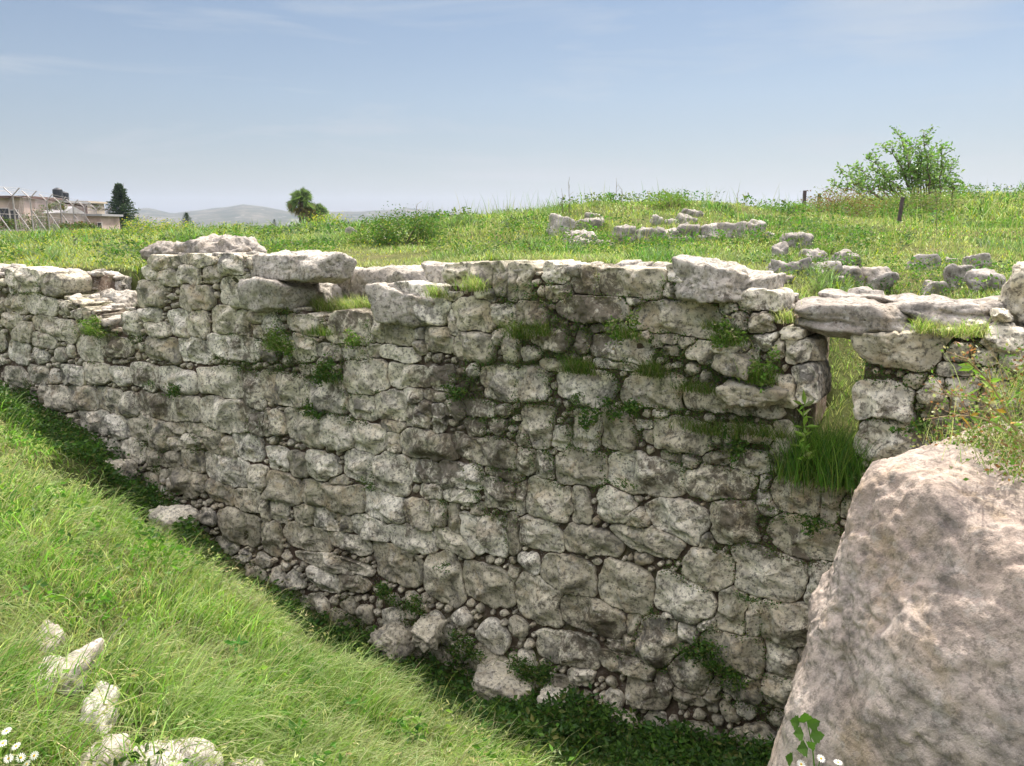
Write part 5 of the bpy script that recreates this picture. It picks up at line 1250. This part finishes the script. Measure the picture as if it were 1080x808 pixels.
# ------------------------------------------------------------------ trees
def tree_right():
    rs = np.random.RandomState(51); Y = 17.5; base = at_y(966, 238, Y); base[2] = float(terrain(base[0], base[1])) - .05
    o = empty('tree', base); tag(o, 'young leafy tree with many thin stems on the mound behind the tilted post', 'tree')
    mb = MB(); tips = []
    targets = [(880, 196), (888, 184), (905, 178), (900, 196), (917, 168), (925, 182), (936, 158), (950, 146), (955, 160), (962, 152), (974, 146), (972, 165), (984, 160), (994, 158), (988, 176), (1002, 178), (1005, 192), (985, 192), (965, 180), (945, 175), (930, 194), (955, 190), (915, 192), (975, 178)]
    for i, (tx, ty) in enumerate(targets):
        T = at_y(tx, ty, Y + rs.uniform(-.8, .8)); b0 = base + rs.randn(3) * np.array([.12, .12, 0]) + np.array([(tx - 950) * .010, 0, 0])
        mid = b0 + (T - b0) * .5 + np.array([-(T[0] - b0[0]) * .10, rs.uniform(-.2, .2), .12]); pts = []
        for t in np.linspace(0, 1, 9): pts.append((1 - t) ** 2 * b0 + 2 * t * (1 - t) * mid + t * t * T)
        pts = np.array(pts) + rs.randn(9, 3) * .015; mb.tube(pts, np.linspace(.022, .006, 9), 5)
        for j in range(4, 9):
            for q_ in range(3):
                dv = rs.randn(3) * .8 + np.array([(tx - 943) * .006, 0, .7]); dv /= np.linalg.norm(dv); e = pts[j] + dv * rs.uniform(.10, .26); mb.tube([pts[j], e], [.007, .004], 4); tips.append(e); tips.append((e + pts[j]) / 2)
        tips.append(T)
    mb.build('trunk', M['bark'], o, smooth=True)
    tips = np.array(tips); P = np.concatenate([tips + rs.randn(len(tips), 3) * .045 for _ in range(5)]); n = len(P)
    mb = MB(); V, q, t, C = leaves(P, .055 + .05 * rs.rand(n), mixc([np.array([.19, .30, .09]), np.array([.27, .37, .14]), np.array([.11, .19, .06])], [3, 2, 1.4], n, rs=rs), .6, .5, rs); mb.add(V, q, t, C); mb.build('crown', M['tree_leaf'], o)
tree_right()
def conifer(px, py0, py1, Y, wpx, label, seed, n=9000):
    rs = np.random.RandomState(seed); b = at_y(px, py1, Y); t = at_y(px, py0, Y); H = t[2] - b[2]; Wd = wpx * Y / F
    o = empty('conifer', b); tag(o, label, 'conifer', 'dark conifers beyond the field')
    mb = MB(); mb.tube([b, b + (t - b) * .5, t], [H * .03, H * .018, .01], 7); mb.build('trunk', M['bark'], o)
    P = []; L = 17
    for l in range(L):
        z = .06 + .94 * (l / L) ** .95; rad = Wd * .5 * (1 - z) ** .8 * rs.uniform(.85, 1.1) + .05; m = max(5, int(11 * (1 - z) + 5)); a0 = rs.rand() * 6
        for j in range(m):
            a = a0 + 6.283 * j / m + rs.randn() * .15; ln = rad * rs.uniform(.75, 1.08); k = int(n / L / m)
            u = rs.rand(k) ** .7
            P.append(np.stack([np.cos(a) * ln * u, np.sin(a) * ln * u, z * H + u * ln * .18 + 0 * u], 1) + rs.randn(k, 3) * H * .011)
    P = np.concatenate(P) + b; k = len(P)
    mb = MB(); V, q, tt, C = leaves(P, H * (.026 + .02 * rs.rand(k)), mixc([np.array([.035, .065, .035]), np.array([.07, .10, .05])], [2, 1], k, rs=rs), .5, .4, rs); mb.add(V, q, tt, C); mb.build('crown', M['tree_leaf'], o)
conifer(130, 193, 246, 100, 44, 'tall pointed layered conifer beside the fenced houses', 61, 14000)
conifer(198, 224, 246, 95, 22, 'small dark rounded conifer between the tall one and the palm', 62, 4000)
conifer(290, 231, 246, 110, 9, 'dark stump-like cypress just left of the palm', 63, 1500)
conifer(236, 236, 247, 140, 8, 'tiny dark tree far away between conifer and palm', 64, 900)
def palm():
    rs = np.random.RandomState(52); Y = 85.0
    for k, (px, py, ybase, sp, lb) in enumerate([(318, 214, 248, 17, 'tall fan palm, left and higher of the two crowns'), (333, 226, 248, 15, 'shorter fan palm leaning against the tall one on its right')]):
        c = at_y(px, py, Y + k); b = at_y(px, ybase, Y + k); o = empty('fan_palm', b); tag(o, lb, 'palm', 'fan palms at the field edge')
        mb = MB(); mb.tube([b, (b + c) / 2, c], [.35, .28, .24], 8); mb.build('trunk', M['bark'], o)
        R_ = sp * Y / F; mb = MB(); ms = MB()
        for j in range(90):
            el = rs.uniform(-1.25, 1.35); az = rs.rand() * 6.283; d = np.array([math.cos(az) * math.cos(el), math.sin(az) * math.cos(el), math.sin(el)]); e = c + d * R_ * rs.uniform(.2, .6)
            ms.tube([c, e], [.03, .02], 4)
            sd_ = np.cross(d, rs.randn(3)); sd_ /= np.linalg.norm(sd_); fl = R_ * .5
            dead = el < -.45
            for q_ in range(11):
                t = (q_ - 5) / 5 * 1.15; dd = d * math.cos(t) + sd_ * math.sin(t); tip = e + dd * fl * rs.uniform(.8, 1.05) + np.array([0, 0, -.10 * fl]); sd2 = np.cross(dd, np.cross(d, sd_)); sd2 /= np.linalg.norm(sd2)
                w = fl * .07; mb.add(np.array([e, e + dd * fl * .5 + sd2 * w, tip, e + dd * fl * .5 - sd2 * w]), [[0, 1, 2, 3]], None, (np.array([.25, .2, .1]) if dead else np.array([.15, .20, .09]) * rs.uniform(.7, 1.5)))
        mb.build('fronds', M['tree_leaf'], o); ms.build('frond_stalks', M['bark'], o)
palm()

# ------------------------------------------------------------------ posts of the rope fence on the mound
def posts():
    o = empty('post_fence', at_y(847, 226, 15)); tag(o, 'two thin dark steel posts joined by a sagging wire on the skyline', 'fence')
    A, B = at_y(847, 229, 15), at_y(847, 201, 15); C_, E = at_y(863, 222, 16), at_y(863, 204, 16)
    for a, b in ((A, B), (C_, E)):
        mb = MB(); x, y = a[0], a[1]; mb.box(x - .025, x + .025, y - .025, y + .025, a[2] - .15, b[2]); mb.build('post', M['rust'], o)
    a, b = B - [0, 0, .06], E - [0, 0, .05]; pts = [a + (b - a) * t + np.array([0, 0, -.06 * math.sin(math.pi * t)]) for t in np.linspace(0, 1, 9)]
    mb = MB(); mb.tube(pts, .005, 4); mb.build('wire', M['rust'], o)
    b, t = at_y(948, 235, 13.2), at_y(952, 208, 13.2); b = b + (b - t) * .15; p = MB()
    for off in ((0, 0), ): 
        d = t - b; s_ = np.array([.028, 0, 0]); f_ = np.array([0, .012, 0]); V = []
        for e in (b, t):
            for u, v in ((-1, -1), (1, -1), (1, 1), (-1, 1)): V.append(e + s_ * u + f_ * v)
        p.add(np.array(V), [[3, 2, 1, 0], [4, 5, 6, 7], [0, 1, 5, 4], [1, 2, 6, 5], [2, 3, 7, 6], [3, 0, 4, 7]])
        k = MB(); k.tube([t - d * .04 - [.03, 0, 0], t - d * .04 + [.04, 0, 0]], .012, 6)
    o2 = empty('leaning_post', b); tag(o2, 'single dark steel post leaning right in front of the young tree', 'post'); p.build('post_bar', M['rust'], o2); k.build('wire_hook', M['rust'], o2)
posts()

# ------------------------------------------------------------------ far left: fence with forked arms, houses, tanks
def yfence():
    rs = np.random.RandomState(70)
    px_ = [(-4, 200, 56), (18, 202, 58), (36, 207, 62), (53, 212, 67), (67, 217, 72), (80, 217, 77), (92, 223, 83), (104, 223, 90), (115, 228, 98), (124, 228, 107), (136, 229, 118)]
    px_ += [(146 + 9.5 * i, 230 + .7 * i, 128 + 11 * i) for i in range(7)]
    g0 = at_y(px_[0][0], 246, px_[0][2]); o = empty('security_fence', g0); tag(o, 'grey chain-link security fence with forked arms and barbed wire running past the houses', 'fence')
    tops = []
    for k, (px, py, Y) in enumerate(px_):
        b = at_y(px, 248, Y); hgt = 2.75; t = b + [0, 0, hgt]; arm = .62; s_ = .055
        mb = MB(); mb.tube([b, t], s_, 6); mb.build('post', M['galv'], o)
        am = MB()
        for sg in (-1, 1): am.tube([t, t + np.array([sg * .5, sg * .1, .55])], s_ * .8, 5)
        am.build('forked_arm', M['galv'], o)
        if k % 2 == 0 or k < 6:
            mb = MB(); mb.tube([b + [1.0, .3, 0], b + [0, 0, 1.9]], s_ * .8, 5); mb.build('brace', M['galv'], o)
        tops.append(t)
    mb = MB()
    for a, b in zip(tops[:-1], tops[1:]):
        for off in ([0, 0, 0], [-.25, 0, .28], [.25, 0, .28], [-.48, 0, .52], [.48, 0, .52], [0, 0, -1.3], [0, 0, -2.4]): mb.tube([a + off, b + off], .012, 3, False)
    mb.build('barbed_wire', M['galv'], o)
    mb = MB()
    for a, b in zip(tops[:-1], tops[1:]):
        L = np.linalg.norm(b - a); m = int(L / .35)
        for j in range(m):
            for sg in (0, 1):
                u0, u1 = j / m, (j + 5) / m
                if u1 > 1: continue
                z0, z1 = (-2.4, 0) if sg else (0, -2.4); mb.tube([a + (b - a) * u0 + [0, 0, z0], a + (b - a) * u1 + [0, 0, z1]], .006, 3, False)
    mb.build('mesh_panel', M['galv'], o)
yfence()
M['pink_wall'] = plain('pinkish_plaster', (0.42, 0.33, 0.29), .9, .1, var=.35, sc=.6)
M['white_wall'] = plain('white_plaster', (0.55, 0.50, 0.48), .9, .1, var=.2, sc=.6)
M['cream_wall'] = plain('cream_plaster', (0.58, 0.50, 0.40), .9, .1, var=.1, sc=.6)
M['rust_roof'] = plain('rusty_sheet', (0.15, 0.10, 0.09), .9, .1, var=.4, sc=1)
M['grey_roof'] = plain('grey_sheet', (0.33, 0.33, 0.34), .7, .2, var=.15, sc=1)
M['tank'] = plain('black_plastic', (0.03, 0.035, 0.04), .5, .4, var=.1)
M['glass'] = plain('dark_glass', (0.05, 0.05, 0.06), .2, .5, var=.1)
def bbox(px0, px1, py0, py1, Y, dep, mb):
    a, b = at_y(px0, py1, Y), at_y(px1, py0, Y); mb.box(a[0], b[0], Y, Y + dep, a[2], b[2]); return a, b
def house(label, px0, px1, py0, Y, dep, mat, roofmat, wins, group='houses behind the security fence', over=.3, pitch=0.0):
    a = at_y(px0, 248, Y); b = at_y(px1, py0, Y); o = empty('house', ((a[0] + b[0]) / 2, Y + dep / 2, a[2])); tag(o, label, 'house', group)
    mb = MB(); mb.box(a[0], b[0], Y, Y + dep, a[2] - .5, b[2]); mb.build('wall', M[mat], o)
    mb = MB()
    if pitch:
        x0, x1 = a[0] - over, b[0] + over; z = b[2] + .01; zt = z + pitch; y0, y1 = Y - over, Y + dep + over
        mb.add(np.array([[x0, y0, z], [x1, y0, z], [x1, y1, z], [x0, y1, z], [x0, (y0 + y1) / 2, zt], [x1, (y0 + y1) / 2, zt]]), [[0, 1, 5, 4], [2, 3, 4, 5], [3, 2, 1, 0]], [[0, 4, 3], [1, 2, 5]])
    else: mb.box(a[0] - over, b[0] + over, Y - over, Y + dep + over, b[2] + .005, b[2] + .22)
    mb.build('roof', M[roofmat], o)
    for (wx0, wx1, wy0, wy1) in wins:
        p, q = at_y(wx0, wy1, Y), at_y(wx1, wy0, Y); mb = MB(); mb.box(p[0] - .08, q[0] + .08, Y - .06, Y + .02, p[2] - .08, q[2] + .08); f = mb.build('window', M['white_wall'], o)
        mb = MB(); mb.box(p[0], q[0], Y - .075, Y - .062, p[2], q[2]); mb.build('pane', M['glass'], f)
    return o
house('white plastered house at the left edge with a dark low window', -30, 24, 209, 78, 6, 'pink_wall', 'rust_roof', [(2, 9, 220, 236), (13, 19, 222, 238)])
house('brown rusty shed between the white house and the water tanks', 28, 46, 217, 82, 4, 'rust_roof', 'rust_roof', [(38, 42, 222, 230)])
house('pale shed with an arched grey sheet roof under the water tanks', 50, 64, 225, 80, 4, 'pink_wall', 'grey_roof', [(58, 62, 232, 240)], pitch=.7)
house('long pinkish house with a flat roof left of the tall conifer', 70, 106, 228, 84, 4, 'pink_wall', 'grey_roof', [(88, 93, 236, 242), (104, 107, 235, 242)])
house('cream upper building behind the water tanks', 76, 92, 214, 98, 4, 'cream_wall', 'cream_wall', [(78, 81, 218, 223)])
house('small dark-walled annex holding up the water tanks', 56, 72, 214, 92, 4, 'rust_roof', 'grey_roof', [(60, 64, 217, 221)])
for k, (px, y0, y1, rpx, lb) in enumerate([(62, 198, 214, 4.6, 'black plastic water tank on the annex roof, left and taller of two'), (68.5, 202, 215, 4.3, 'black plastic water tank on the annex roof, right and shorter of two')]):
    Y = 94 + k * 1.0; b, t = at_y(px, y1, Y), at_y(px, y0, Y); b[2] = at_y(px, 214, 92)[2] + .24; h = t[2] - b[2]; r = rpx * Y / F; o = empty('water_tank', b); tag(o, lb, 'water tank', 'water tanks on the roof')
    mb = MB(); mb.tube([b, b + [0, 0, h * .3], b + [0, 0, h * .31], b + [0, 0, h * .6], b + [0, 0, h * .61], b + [0, 0, h * .86], b + [0, 0, h * .96]], [r, r, r * 1.06, r, r * 1.06, r, r * .55], 16); mb.build('tank_body', M['tank'], o, smooth=False)
    mb = MB(); mb.tube([b + [0, 0, h * .96], b + [0, 0, h]], [r * .35, r * .33], 10); mb.build('lid', M['tank'], o)
# scrub among the houses
for k, (px, py, w, h, Y, lb) in enumerate([(20, 246, 22, 16, 72, 'dusty scrub under the left end of the fence'), (60, 222, 12, 10, 79, 'dark creeper beside the water tanks annex'), (84, 246, 26, 12, 76, 'scrub before the long pinkish house'), (46, 246, 26, 26, 70, 'brown-green scrub before the rusty shed'), (72, 246, 20, 10, 72, 'low scrub before the pale shed'), (24, 214, 40, 6, 90, 'dark foliage over the roof of the white house'), (100, 222, 12, 6, 100, 'dark foliage over the long pinkish house')]):
    rs = np.random.RandomState(950 + k); c = at_y(px, py, Y); kk = Y / F; n = 1200
    o = empty('scrub', c); tag(o, lb, 'scrub', 'scrub around the far houses'); cc = np.stack([rs.uniform(-.45, .45, 10) * w * kk, rs.uniform(-1, 1, 10), rs.uniform(.1, .75, 10) * h * kk], 1)
    P = c + cc[rs.randint(0, 10, n)] + rs.randn(n, 3) * np.array([w * .07 * kk, .4, h * .12 * kk]); mb = MB(); V, q, t, C = leaves(P, .12 + .15 * rs.rand(n), mixc([OLV * .7, DG, RED * .6], [2, 2, 1], n, rs=rs), .5, .5, rs); mb.add(V, q, t, C); mb.build('foliage', M['tree_leaf'], o)
